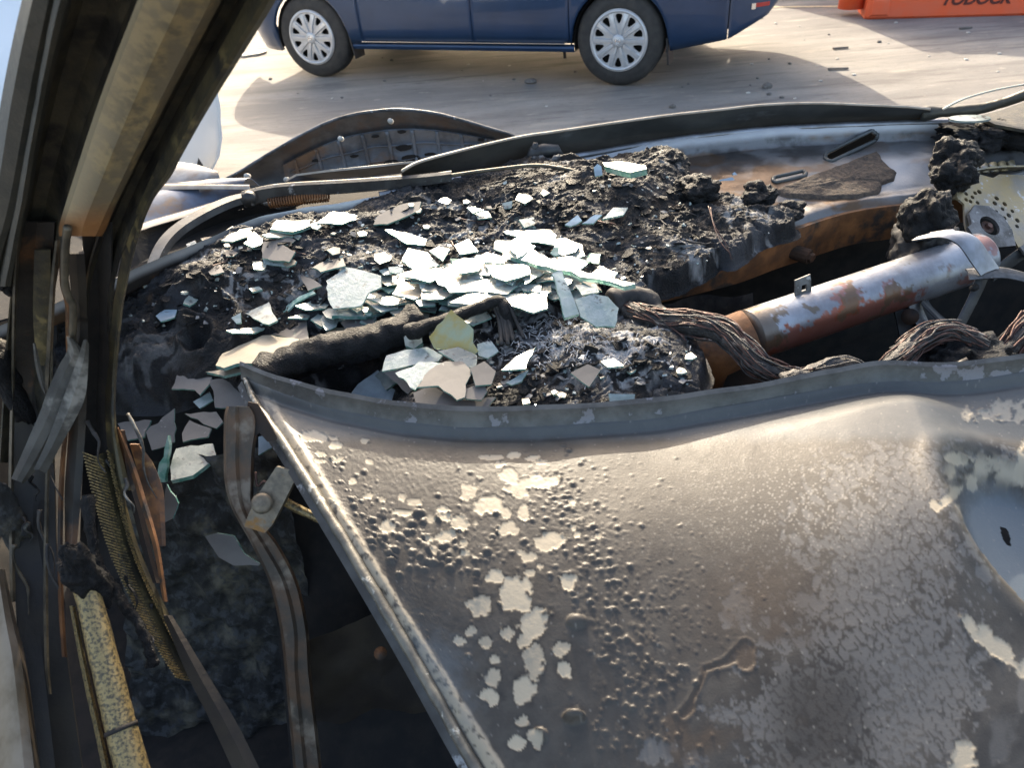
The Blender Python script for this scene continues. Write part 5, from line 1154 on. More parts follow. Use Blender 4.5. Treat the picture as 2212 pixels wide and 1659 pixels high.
 (fb([(1120, 590), (1280, 600), (1270, 650), (1150, 640)]), 'gwhite', 'milky shard left of the tall green strip', dict(mirror=.05, dz=.03)),
 (fb([(1510, 600), (1660, 590), (1680, 650), (1560, 670)]), 'gclear', 'ribbed clear piece behind the broad pale green pane', dict(tilt=(0, -.2), dz=.03)),
 (fb([(1480, 530), (1640, 580), (1700, 640), (1600, 600)]), 'gtan', 'brown strip below the longest strip of glass', dict(tilt=(.2, -.2), dz=.03)),
 (fb([(1000, 1190), (1100, 1100), (1240, 1030), (1190, 1110), (1170, 1180)]), 'gwhite', 'curved bright shard leaning on the grey ash mound', dict(mirror=.1, dz=.02)),
 (fb([(1030, 1280), (1190, 1190), (1140, 1270), (1070, 1295)]), 'gclear', 'clear green chip below the curved bright shard on the ash', dict(tilt=(0, -.3), dz=.016)),
 (fb([(1480, 1210), (1600, 1150), (1690, 1190), (1650, 1250), (1610, 1310)]), 'gsoot', 'dark pointed shard on the right of the ash mound', dict(tilt=(0, -.35), dz=.016)),
 (fb([(1745, 1355), (1930, 1360), (1915, 1470), (1770, 1480)]), 'gclear', 'square crackled chip at the panel rim below the ash mound', dict(tilt=(0, -.9), dz=.016)),
 (fb([(740, 1330), (870, 1270), (900, 1340), (860, 1400), (750, 1390)]), 'gsoot', 'sooty piece right of the domed brown piece', dict(tilt=(.1, -.3), dz=.025)),
 (fb([(1140, 1390), (1190, 1385), (1200, 1420), (1150, 1430)]), 'gtan', 'tiny tan crumb on black crust at the panel rim', dict(mirror=.08)),
 (fb([(1425, 1460), (1520, 1465), (1515, 1500), (1430, 1500)]), 'gclear', 'small clear chip half hidden by the panel rim', dict(tilt=(0, -.4))),
 (fb([(1690, 1130), (1780, 1110), (1850, 1160), (1740, 1170)]), 'gwhite', 'white flake on top of the ash mound at right', dict(mirror=.04)),
 (fc([(870, 1390), (1040, 1250), (1040, 1450), (905, 1500)]), 'gsoot', 'brown sooty shard standing beside the pillar foot', dict(tilt=(0, -.6), dz=.03)),
 (fc([(1085, 1400), (1130, 1320), (1260, 1370), (1240, 1420), (1090, 1450)]), 'gsoot', 'sooty shard right of the standing brown shard', dict(tilt=(0, -.3), dz=.03)),
 (fc([(1015, 1600), (1050, 1490), (1270, 1460), (1290, 1530), (1150, 1650), (1020, 1680)]), 'ggrey', 'large pale shard lying left of the rusty hinge bracket', dict(tilt=(.05, -.12), dz=.035, th=.007)),
 (fc([(800, 1530), (840, 1520), (920, 1650), (930, 1690), (880, 1670)]), 'gedge', 'left one of the two green glass splinters at the pillar foot', dict(tilt=(-.2, -.8), dz=.04, th=.01)),
 (fc([(940, 1620), (1000, 1410), (1010, 1470), (985, 1690), (940, 1690)]), 'gedge', 'upright one of the two green glass splinters at the pillar foot', dict(tilt=(.1, -1.2), dz=.05, th=.01)),
 (fc([(1100, 1280), (1290, 1270), (1330, 1330), (1290, 1370)]), 'gsoot', 'sooty flat shard beneath the piece at the panel tip', dict(tilt=(0, -.3), dz=.02)),
 (fc([(1150, 1210), (1250, 1150), (1270, 1200), (1190, 1250)]), 'gclear', 'clear chip under the large sooty concave piece', dict(tilt=(0, -.4), dz=.02)),
 (fc([(700, 1340), (900, 1320), (860, 1420), (760, 1440)]), 'gsoot', 'sooty shard nearest the dark pillar', dict(tilt=(-.1, -.3), dz=.02)),
 (fc([(1540, 1420), (1620, 1400), (1650, 1470), (1540, 1530)]), 'gblue', 'bluish shard seen in the notch of the hinge bracket', dict(tilt=(0, -.5), dz=.02)),
 (fd([(1070, 450), (1130, 435), (1220, 450), (1270, 540), (1355, 595), (1350, 605), (1220, 605), (1140, 560)]), 'gsoot', 'grey green shard stuck on the rough jamb wall left of the hinge', dict(d=1.055, tilt=(-.2, -1.3))),
 (fd([(845, 385), (870, 180), (930, 280), (900, 360)]), 'gsoot', 'dark green shard stuck below the green splinters', dict(d=1.04, tilt=(-.2, -1.3))),
 (fe([(1610, 1480), (1660, 1385), (1720, 1450), (1715, 1540), (1650, 1550)]), 'gblue', 'left upright blue shard in front of the metal cowl', dict(tilt=(0, -.9), dz=.03)),
 (fe([(1760, 1430), (1870, 1405), (1950, 1490), (1810, 1515)]), 'gblue', 'blue shard leaning below the rightmost upright one at the cowl', dict(tilt=(.1, -.8), dz=.03)),
 (fe([(1870, 1380), (1890, 1365), (2025, 1465), (1945, 1480)]), 'gblue', 'rightmost upright pale blue shard in front of the cowl slots', dict(tilt=(.1, -.7), dz=.035)),
 (fb([(1440, 180), (1530, 110), (1560, 150), (1480, 190)]), 'gblue', 'left chip of the blue pair in the hollow behind the heap', dict(tilt=(0, -.4), dz=.02)),
 (fb([(1560, 170), (1650, 110), (1700, 110), (1640, 170)]), 'gblue', 'right chip of the blue pair in the hollow behind the heap', dict(tilt=(0, -.4), dz=.02)),
 (fb([(1700, 140), (1780, 60), (1880, 60), (1850, 110)]), 'gclear', 'pale chip right of the blue pair in the hollow', dict(tilt=(0, -.2), dz=.02)),
 (fb([(760, 60), (800, 50), (880, 75), (800, 100)]), 'gclear', 'small clear chip in the black hollow near the rear rim', dict(tilt=(0, -.2), dz=.01)),
 (fe([(770, 1330), (800, 1300), (830, 1320), (840, 1390), (780, 1400)]), 'gblue', 'bluish flake under the hook of the wiper rod', dict(tilt=(0, -.8), dz=.02)),
 (fe([(840, 1290), (960, 1280), (1180, 1310), (1190, 1340), (1060, 1370), (860, 1320)]), 'gtan', 'thick bent tan flake right of the wiper rod hook', dict(mirror=.08, dz=.03, th=.012)),
 (fb([(120, 1230), (230, 1130), (330, 1150), (300, 1260), (200, 1330)]), 'ggrey', 'grey green sheet behind the bluish pane at the panel rim', dict(tilt=(-.15, -.3), dz=.03)),
 (fb([(560, 1060), (700, 1030), (830, 1090), (820, 1180), (700, 1150)]), 'ggrey', 'grey green sheet just right of the crackled clear pane', dict(tilt=(.05, -.25), dz=.04)),
 (fb([(780, 1180), (880, 1130), (960, 1200), (930, 1290), (820, 1300)]), 'gsoot', 'sooty sheet between the domed brown piece and the ash', dict(tilt=(.1, -.3), dz=.03)),
 (fb([(-120, 860), (20, 800), (120, 850), (60, 930), (-60, 950)]), 'gsoot', 'sooty sheet lying along the front of the heap above the roll', dict(tilt=(-.1, -.2), dz=.03)),
 (fb([(830, 1010), (930, 990), (980, 1060), (900, 1110), (840, 1090)]), 'gclear', 'clear sheet right of the yellowish upright shard', dict(tilt=(.1, -.4), dz=.025)),
]
for pxs, kd, lab, kw in SH: shard('glass_shard', pxs, kd, lab, **kw)
# many lesser chips in and round the heap
def where(px, py, x0, x1, y0, y1, r, r0, r1):
    h = ('far left', 'left', 'middle', 'right', 'far right')[min(4, max(0, int(5 * (px - x0) / (x1 - x0))))]
    v = ('back', 'centre', 'front')[min(2, max(0, int(3 * (py - y0) / (y1 - y0))))]
    z = ('tiny', 'small', 'larger')[min(2, max(0, int(3 * (r - r0) / (r1 - r0))))]
    return z, h, v
KN = {'gwhite': 'milky', 'gtan': 'tan coated', 'gsoot': 'sooty', 'gcream': 'cream', 'ggrey': 'greyish', 'gclear': 'clear', 'gedge': 'green'}
def chip(px, py, r, kind, label, dz, mirror=None, grp='', spread=.25, box=None):
    if box:
        z, h, v = where(px, py, *box[:4], r, *box[4:]); label = '%s %s %s' % (z, KN[kind], label.replace('@', '%s %s' % (v, h)))
    n = random.randint(4, 6); a0 = random.uniform(0, 6.28)
    pts = [(px + r * random.uniform(.6, 1.25) * math.cos(a0 + k * 6.283 / n), py + r * .62 * random.uniform(.6, 1.25) * math.sin(a0 + k * 6.283 / n)) for k in range(n)]
    shard('glass_shard', pts, kind, label, dz=dz, mirror=mirror, th=random.choice((.0014, .002, .0026)), group=grp,
          tilt=None if mirror is not None else (random.gauss(0, spread), random.gauss(-.12, spread)))
n_ = 0
while n_ < 138:
    px = random.gauss(1050, 145); py = random.gauss(614, 40) - .05 * (px - 1080)
    if not (800 < px < 1320 and 530 < py < 690): continue
    n_ += 1
    if n_ % 20 < 12: chip(px, py, random.uniform(16, 46), random.choice(('gwhite', 'ggrey', 'gcream', 'ggrey', 'gwhite', 'gclear')), 'shard stacked at the @ of the glaring glass heap', random.uniform(.004, .028), random.uniform(.02, .09), 'milky shards in the bright glass heap', box=(820, 1300, 545, 690, 16, 46))
    else: chip(px, py, random.uniform(9, 26), random.choice(('gclear', 'gedge', 'gclear')), 'shard mixed in at the @ of the glaring glass heap', random.uniform(.002, .022), None, 'clear shards in the bright glass heap', box=(860, 1300, 545, 690, 9, 26))
n_ = 0
while n_ < 38:
    px = random.uniform(430, 1180); py = random.uniform(-50, 60) + 560 - .16 * (px - 420)
    if 900 < px and py > 520: continue
    n_ += 1
    chip(px, py, random.uniform(6, 22), random.choice(('gwhite', 'gsoot', 'gtan', 'gsoot', 'gsoot')), 'flake lying on black crust at the @ behind the heap', random.uniform(.002, .010), random.choice((.12, None, None)), 'flakes scattered over the black crust', box=(430, 1180, 400, 620, 6, 22))
for i in range(14):
    px = random.uniform(1030, 1500); py = random.uniform(720, 880)
    chip(px, py, random.uniform(4, 13), random.choice(('gwhite', 'gclear', 'gtan', 'gsoot')), 'chip sprinkled on the @ of the ash mound', random.uniform(.002, .008), random.choice((.12, None)), 'chips sprinkled on the ash mound', box=(1030, 1500, 720, 880, 4, 13))
for i in range(22):
    px = random.uniform(690, 900); py = 690 + random.gauss(0, 14) - .08 * (px - 640)
    chip(px, py, random.uniform(8, 24), random.choice(('gedge', 'gclear', 'ggrey', 'gwhite')), 'shard at the @ of the row above the duct roll', random.uniform(.012, .03), random.choice((.08, None)), 'green shards above the duct roll', box=(690, 900, 650, 720, 8, 24))
def crumbs(name, n, mats_, pick, r0, r1, flat, parent=None, lift=0.):
    mb = MB(); rs = random.Random(n); k = 0
    while k < n:
        px, py = pick(rs)
        p = Pz(px, py, .9)
        for _ in range(7): p = Pz(px, py, .5 * p.z + .5 * dashz(p.x, p.y))
        k += 1
        if p.y < float(yedge(p.x)) + .03 or dashz(p.x, p.y) < float(dash_base(p.x, p.y)) - .028: continue
        r = r0 + (r1 - r0) * rs.random() ** 2; m_ = rs.randint(4, 6); a0 = rs.uniform(0, 6.28)
        u_ = Vector((rs.gauss(0, 1), rs.gauss(0, 1), rs.gauss(0, .45))).normalized(); v_ = u_.cross(Vector((rs.gauss(0, .35), rs.gauss(0, .35), 1))).normalized(); n_ = u_.cross(v_)
        if n_.z < 0: n_ = -n_
        ring = [p + Vector((0, 0, lift + r * .25)) + (u_ * math.cos(a0 + 6.283 * q / m_) + v_ * math.sin(a0 + 6.283 * q / m_)) * r * rs.uniform(.55, 1.2) for q in range(m_)]
        lo = [q - n_ * r * flat for q in ring]
        mb.add(ring + lo, [tuple(range(m_)), tuple(range(2 * m_ - 1, m_ - 1, -1))] + [(q, m_ + q, m_ + (q + 1) % m_, (q + 1) % m_) for q in range(m_)], 0)
    o = mesh_obj(name, mb.v, mb.f, mats_, parent, False, kind='stuff'); return o
def pk_all(rs):
    px = rs.uniform(270, 1520); return px, rs.uniform(-110, 150) + 560 - .12 * (px - 420)
def pk_heap(rs): return rs.gauss(1010, 210), rs.gauss(600, 55)
def pk_low(rs): return rs.uniform(560, 1500), rs.gauss(790, 50)
mbr = random.Random(77)
for k in range(16):            # fibres and drips left hanging in the door gap
    x0 = mbr.uniform(10, 330); y0 = mbr.uniform(880, 1350); L0 = mbr.uniform(40, 190); pts_ = []; dd = depth_line(y0) - mbr.uniform(-.05, .02); ph = mbr.uniform(0, 6)
    for q in range(6): pts_.append(Pd(x0 + L0 * .28 * q / 5 + 7 * math.sin(ph + q * 1.7), y0 + L0 * q / 5, dd + .006 * math.sin(ph * 2 + q)))
    mb = MB(); mb.tube(smooth_path(pts_, 4), [.0026 * (1 - .7 * q / 20) for q in range(21)], n=5, wob=.6, ws=90); mb.build('burnt_fibre', mbr.choice((M['soot'], M['char'], M['edge'], M['peel'])), car)
tag(crumbs('glass_crumbs', 620, M['gwhite'], lambda rs: pk_heap(rs) if rs.random() < .6 else pk_all(rs), .0015, .006, .7), 'countless pale glass crumbs strewn between the shards on the dashboard', 'glass crumbs')
tag(crumbs('glass_crumbs', 380, M['gclear'], lambda rs: pk_heap(rs) if rs.random() < .7 else pk_low(rs), .0015, .005, .7), 'countless clear greenish glass crumbs strewn through the heap on the dashboard', 'glass crumbs')
crumbs('char_flakes', 900, M['char'], lambda rs: pk_all(rs) if rs.random() < .7 else pk_low(rs), .003, .013, .18, car, .001)
crumbs('ash_flakes', 420, M['ggreyash'], lambda rs: pk_all(rs) if rs.random() < .5 else pk_low(rs), .002, .008, .2, car, .001)
for k in range(26):
    px, py = pk_all(mbr); pts_ = []; a = mbr.uniform(-.6, .6)
    for q in range(5):
        p = Pz(px, py, .9)
        for _ in range(7): p = Pz(px, py, .5 * p.z + .5 * (dashz(p.x, p.y) + .003))
        pts_.append(p); px += 14 * math.cos(a) * mbr.uniform(.6, 1.4); py += 8 * math.sin(a); a += mbr.gauss(0, .6)
    if all(p.y > float(yedge(p.x)) + .03 for p in pts_):
        mb = MB(); mb.tube(smooth_path(pts_, 4), mbr.choice((.0009, .0012, .0018)), n=5); mb.build('burnt_wire', mbr.choice((M['copper'], M['soot'], M['soot'])), car)
# white oval flake at the right rear
p = Pz(2095, 254, .99)
o = plate('ash_flake', [Pz(2095 + a, 254 + b, .992) - p for a, b in circ(0, 0, 46, 14, 7)], .004, M['gwhite']); o.location = p
tag(o, 'bright white oval flake at the far right end of the metal cowl', 'flake')

# ================================================================== BLUE SEDAN
WB = 2.60; WR = .315
rg = Pz(1335, 187, 0); fg = Pz(692, 168, 0)          # tyre contact points measured in the photo
ang = math.atan2((rg - fg).y, (rg - fg).x); mid = (rg + fg) / 2
blue = thing('sedan', 'dark blue sedan with silver plastic wheel covers parked beyond the burnt car', 'car', (0, 0, 0))
blue['_base'] = (0, 0, 0)
CENT = mid; UX = Vector((math.cos(ang), math.sin(ang), 0)); UN = Vector((math.sin(ang), -math.cos(ang), 0))   # UX to the rear, UN towards the camera side
if UN.y > 0: UN = -UN
HWID = .845
WBm = (rg - fg).length; print('wheelbase measured', WBm)
SCL = 1.0
def make_car(root, org, UX, UN, WB, paint, prof, seams, arch=.345, wr=WR, hub=True):
    """org: ground point under the front wheel's outer face; x runs to the rear, w inwards from the near side"""
    def Wp(x, w, z): return org + UX * x - UN * w + Vector((0, 0, z))
    HW = HWID
    def zlow(x):
        z = prof['low'](x)
        for c in (0, WB):
            d = abs(x - c)
            if d < arch: z = max(z, .31 + math.sqrt(arch ** 2 - d * d) - .0)
        return z
    zs = prof['shoulder']; X0, X1 = prof['x0'], prof['x1']
    def wside(x, z):
        t_ = (z - .2) / .75
        w = .075 * (t_ - .45) ** 2 * 1.2
        if t_ > 1: w += .25 * (t_ - 1)
        e = min(1, max(0, (X0 + .55 - x) / .55)); w += .42 * e ** 2.3
        e = min(1, max(0, (x - (X1 - .5)) / .5)); w += .36 * e ** 2.3
        if z < .34: w += .05 * ((.34 - z) / .14)
        return w - .02
    def panel(name, xa, xb, za=None, m=paint, thick=.02):
        n = max(6, int((xb - xa) / .022)); rows = []
        for i in range(n + 1):
            x = xa + (xb - xa) * i / n; lo = max(zlow(x), za(x) if za else -9); hi = zs(x)
            rows.append((x, lo, hi))
        for side in (0, 1):
            rr = []
            for x, lo, hi in rows:
                col_ = []
                for k in range(15):
                    z = lo + (hi - lo) * k / 14; w = wside(x, z)
                    if side: w = 2 * HW - w
                    col_.append(Wp(x, w, z))
                # return edge inwards at the bottom
                w = wside(x, lo) + .035; w = 2 * HW - w if side else w
                col_.insert(0, Wp(x, w, lo + .002)); rr.append(col_)
            V = [p for c in rr for p in c]; nc = len(rr[0]); Fq = []
            for i in range(len(rr) - 1):
                for k in range(nc - 1):
                    q = (i * nc + k, i * nc + k + 1, (i + 1) * nc + k + 1, (i + 1) * nc + k); Fq.append(q if not side else q[::-1])
            # inward returns at both ends
            for e, i in ((0, 0), (1, len(rr) - 1)):
                b0 = len(V); V += [p - UN * (.03 if not side else -.03) for p in rr[i]]
                for k in range(nc - 1):
                    Fq.append((i * nc + k, i * nc + k + 1, b0 + k + 1, b0 + k))
            mesh_obj(name, V, Fq, m, root)
    gap = .004
    xs_ = [X0] + seams + [X1]
    names = prof['names']
    for nme, a, b in zip(names, xs_, xs_[1:]): panel(nme, a + gap, b - gap, prof['door_low'] if 'door' in nme else None)
    # dark inner shell behind the gaps
    V = []; n = 90
    for i in range(n + 1):
        x = X0 + .05 + (X1 - X0 - .25) * i / n; lo = max(.30, zlow(x) + .06) ; hi = zs(x) - .01; w = wside(x, .5) + .03
        V += [Wp(x, w, lo), Wp(x, w, hi), Wp(x, 2 * HW - w, hi), Wp(x, 2 * HW - w, lo)]
    Fq = []
    for i in range(n):
        for k in range(3): Fq.append((i * 4 + k, i * 4 + k + 1, i * 4 + 5 + k, i * 4 + 4 + k))
    mesh_obj('inner_shell', V, Fq, M['blackplastic'], root)
    # upper deck (hood, boot lid) and cabin
    V = []; n = 60; prof_w = [0, .12, .4, .7, 1.]
    for i in range(n + 1):
        x = X0 + (X1 - X0) * i / n; h = zs(x); w0 = wside(x, h)
        for k in range(9):
            u = k / 8; w = w0 + (2 * HW - 2 * w0) * u; V.append(Wp(x, w, h + .05 * math.sin(math.pi * u) * prof['deck'](x)))
    Fq = [(i * 9 + k, i * 9 + k + 1, (i + 1) * 9 + k + 1, (i + 1) * 9 + k) for i in range(n) for k in range(8)]
    mesh_obj('deck', V, Fq, paint, root)
    cab = prof['cabin']
    if cab:
        V = []; n = 50; cx = [c[0] for c in cab]; cz = [c[1] for c in cab]
        for i in range(n + 1):
            x = cx[0] + (cx[-1] - cx[0]) * i / n; zt = float(np.interp(x, cx, cz)); zb = zs(x) - .01
            for k in range(13):
                u = k / 12; a = abs(2 * u - 1)
                w = HW + (HW - .09) * math.copysign(min(1, (a / .72)) if a < .72 else 1, 2 * u - 1) * (1 - .20 * min(1, (1 - a) / .28) )
                z = zt + .03 * (1 - a * a) if a < .72 else zb + (zt - zb) * (1 - (a - .72) / .28)
                V.append(Wp(x, w, z))
        Fq = [(i * 13 + k, i * 13 + k + 1, (i + 1) * 13 + k + 1, (i + 1) * 13 + k) for i in range(n) for k in range(12)]
        mesh_obj('cabin', V, Fq, M['glassdark'], root)
        V2 = [];
        for i in range(n + 1):
            for k in range(3, 10): V2.append(Vector(V[i * 13 + k]) + Vector((0, 0, .008)))
        keep_i = [i for i in range(n) if np.interp(cx[0] + (cx[-1] - cx[0]) * i / n, cx, cz) > max(cz) - .10]
        Fq = [(i * 7 + k, i * 7 + k + 1, (i + 1) * 7 + k + 1, (i + 1) * 7 + k) for i in keep_i for k in range(6)]
        mesh_obj('roof', V2, Fq, paint, root)
    # underbody and sills
    mb = MB(); V = [Wp(X0 + .3, .12, .26), Wp(X1 - .75, .12, .27), Wp(X1 - .75, 2 * HW - .12, .27), Wp(X0 + .3, 2 * HW - .12, .26)]
    V += [v + Vector((0, 0, .08)) for v in V]
    mb.add(V, [(0, 1, 2, 3), (4, 7, 6, 5), (0, 4, 5, 1), (1, 5, 6, 2), (2, 6, 7, 3), (3, 7, 4, 0)]); mb.build('underbody', M['void'], root, smooth=False)
    for side in (0, 1):
        rows = []
        for x in np.linspace(arch - .01, WB - arch + .01, 30):
            f_ = (lambda w: 2 * HW - w) if side else (lambda w: w)
            rows.append([Wp(x, f_(.05), .275), Wp(x, f_(.030), .265), Wp(x, f_(.022), .25), Wp(x, f_(.035), .225), Wp(x, f_(.09), .222)])
        strip('sill', rows, paint, root, thick=.004)
    for c, tag_ in ((0, 'f'), (WB, 'r')):      # wheel houses
        for side in (0, 1):
            V = []; f_ = (lambda w: 2 * HW - w) if side else (lambda w: w)
            for k in range(17):
                a = math.pi * k / 16 * 1.15 - .075 * math.pi; rr_ = arch - .008
                for w in (.03, .30): V.append(Wp(c + rr_ * math.cos(a), f_(w), .31 + rr_ * math.sin(a)))
            Fq = [(k * 2, k * 2 + 1, k * 2 + 3, k * 2 + 2) for k in range(16)]
            V.append(Wp(c, f_(.30), .31)); Fq += [(34, k * 2 + 3, k * 2 + 1) for k in range(16)]
            mesh_obj('wheel_house', V, Fq, M['void'], root)
    def lathe(prof_, c, n=48):
        V = []; 
        for (w, r_) in prof_:
            for k in range(n):
                a = 2 * math.pi * k / n; V.append(c - UN * w + UX * math.cos(a) * r_ + Vector((0, 0, 1)) * math.sin(a) * r_)
        Fq = [(i * n + k, i * n + (k + 1) % n, (i + 1) * n + (k + 1) % n, (i + 1) * n + k) for i in range(len(prof_) - 1) for k in range(n)]
        return V, Fq
    for c in (0, WB):
        for side in (0, 1):
            cw = Wp(c, 0 if not side else 2 * HW, wr)
            sg = 1 if not side else -1
            V, Fq = lathe([(sg * w, r_) for w, r_ in [(.03, .19), (.004, .205), (-.004, .215), (-.002, .25), (.010, .285), (.022, .303), (.04, .312), (.10, wr), (.16, .312), (.185, .30), (.20, .22), (.18, .19)]], cw)
            wh = mesh_obj('wheel', V, Fq, M['tyre'], root)
            V, Fq = lathe([(sg * .05, .20), (sg * .05, .02), (sg * .16, .02)], cw)
            mesh_obj('wheel_well', V, Fq, M['void'], wh)
            if not side:
                # cover: dished disc with ten windows cut through
                holes = []
                for k in range(10):
                    a = 2 * math.pi * k / 10 + .31
                    def pol(r_, t_): return (r_ * math.cos(a + t_), r_ * math.sin(a + t_))
                    holes.append([pol(.112, -.05), pol(.135, -.12), pol(.165, -.155), pol(.174, -.10), pol(.176, .0), pol(.174, .10), pol(.165, .155), pol(.135, .12), pol(.112, .05)])
                hc = holed('wheel_cover', circ(0, 0, .207, 48), holes, .012, M['hubcap'], cw + UN * .004, UX, Vector((0, 0, 1)), wh)
                V, Fq = lathe([(-.008, .205), (-.018, .200), (-.020, .190), (-.012, .182)], cw); mesh_obj('cover_rim', V, Fq, M['hubcap'], wh)
                for k in range(10):
                    a = 2 * math.pi * (k + .5) / 10 + .31; er = UX * math.cos(a) + Vector((0, 0, math.sin(a))); et = UN.cross(er)
                    P_ = []
                    for (r_, hw, h) in [(.04, .013, .022), (.09, .014, .026), (.14, .019, .022), (.182, .024, .014)]:
                        P_.append([cw + UN * .008 + er * r_ - et * hw, cw + UN * h + er * r_ - et * hw * .6, cw + UN * h + er * r_ + et * hw * .6, cw + UN * .008 + er * r_ + et * hw])
                    V = [p for r2 in P_ for p in r2]; Fq = [(i * 4 + j, i * 4 + j + 1, i * 4 + 5 + j, i * 4 + 4 + j) for i in range(3) for j in range(3)] + [(12, 13, 14, 15), (3, 2, 1, 0)]
                    mesh_obj('spoke', V, Fq, M['hubcap'], wh, smooth=False)
                V, Fq = lathe([(-.020, .045), (-.030, .040), (-.034, .028), (-.033, .0005)], cw, 24); mesh_obj('hub_cap', V, Fq, M['hubcap'], wh)
                V, Fq = lathe([(-.036, .020), (-.038, .017), (-.036, .014)], cw, 24); mesh_obj('cap_emblem', V, Fq, M['chrome'], wh)
                mb = MB(); mb.box(cw + UN * .0365, (.036, .004, .006), Matrix((UX, UN, (0, 0, 1))).transposed()); mb.build('cap_emblem', M['chrome'], wh, smooth=False)
    return Wp, wside, zlow
def lowf(x):
    if x < -.3: return .20 + .0 * x + max(0, (-.62 - x)) * .35
    if x > WB + .3: return .245 + max(0, x - WB - .36) * .22 + max(0, x - WB - .75) * .35 + max(0, x - WB - .98) * 1.0
    return .27
bprof = dict(low=lowf, shoulder=lambda x: float(np.interp(x, [-.82, -.6, .2, .8, 2.6, 3.3, 3.62], [.62, .72, .88, .93, 1.0, 1.02, .95])), x0=-.82, x1=3.62,
             names=['front_fender', 'front_door', 'rear_door', 'rear_quarter', 'rear_bumper'], door_low=lambda x: .295, deck=lambda x: 1.0,
             cabin=[(.55, .90), (1.15, 1.42), (1.7, 1.50), (2.3, 1.45), (3.05, 1.04)])
org = fg.copy(); org.z = 0
WBb = WBm
WB = WBm
bprof['shoulder'] = (lambda k: (lambda x: float(np.interp(x, [-.82, -.6, .2, .8, k, k + .8, k + 1.14], [.62, .72, .88, .93, 1.0, 1.02, .95]))))(WB)
bprof['x1'] = WB + 1.14
bprof['cabin'] = [(.5, .90), (1.1, 1.40), (1.6, 1.48), (WB - .3, 1.43), (WB + .45, 1.04)]
Wp, wside, zlow = make_car(blue, org, UX, UN, WB, M['bluepaint'], bprof, [.47, 1.42, WB - .36 if WB - .36 > 1.6 else 2.0, WB + .74])
# bright line along the door bottoms
rows = [[Wp(x, .012, .292), Wp(x, .004, .289), Wp(x, .004, .284), Wp(x, .012, .281)] for x in np.linspace(.45, WB - .40, 24)]
strip('door_trim', rows, M['chrome'], blue, thick=.002)
def flap(x, w=.10): return [Wp(x, .01, .33), Wp(x, .17, .33), Wp(x + .02, .17, .15), Wp(x + .015, .03, .15)]
plate('mud_flap', flap(.345), .012, M['blackplastic'], blue); plate('mud_flap', flap(WB + .34), .012, M['blackplastic'], blue)
V = [Wp(WB - .30 + .075 * math.cos(a), .004 - .001, .80 + .075 * math.sin(a)) for a in np.linspace(0, 2 * math.pi, 25)[:-1]]
def onside(x, z, off=-.004): return Wp(x, wside(x, z) + off, z)
fp = [onside(WB - .02 + .08 * math.cos(a), .76 + .085 * math.sin(a)) for a in np.linspace(0, 2 * math.pi, 25)[:-1]]
plate('fuel_flap', fp, .008, M['bluepaint'], blue)
V = []; 
tl = [(WB + .58, .68), (WB + .74, .62), (WB + .92, .60), (WB + .98, .72), (WB + .95, .86), (WB + .72, .84)]
strip('tail_lamp', [[onside(x, z, -.008) for z in np.linspace(.66, .88, 8)] for x in np.linspace(WB + .90, WB + 1.13, 14)], M['lampred'], blue, thick=.01)
strip('side_marker', [[onside(x, z, -.007) for z in np.linspace(.515, .54, 4)] for x in np.linspace(WB + .90, WB + .98, 6)], M['lampred'], blue, thick=.008)
strip('marker_lens', [[onside(x, z, -.010) for z in np.linspace(.505, .54, 4)] for x in np.linspace(WB + .875, WB + .90, 4)], M['chrome'], blue, thick=.008)
# far side mirror and near side mirror
for w_, nm in ((-.10, 'wing_mirror'), (2 * HWID + .10, 'wing_mirror')):
    c = Wp(.72, w_, .98); mb = MB(); mb.tube([c - UX * .04, c, c + UX * .05], [.05, .075, .07], n=14, flat=.7); mb.build(nm, M['bluepaint'], blue)
mb = MB(); mb.tube([Wp(WB - .46, .18, .24), Wp(WB - .455, .18, .15)], .012, n=8); mb.build('jack_point', M['blackplastic'], blue)
for wv in (.35, .8):
    mb = MB(); mb.tube([Wp(1.0, wv, .25), Wp(WB + .4, wv + .05, .26)], .03, n=10); mb.build('exhaust_pipe', M['rustdark'], blue)

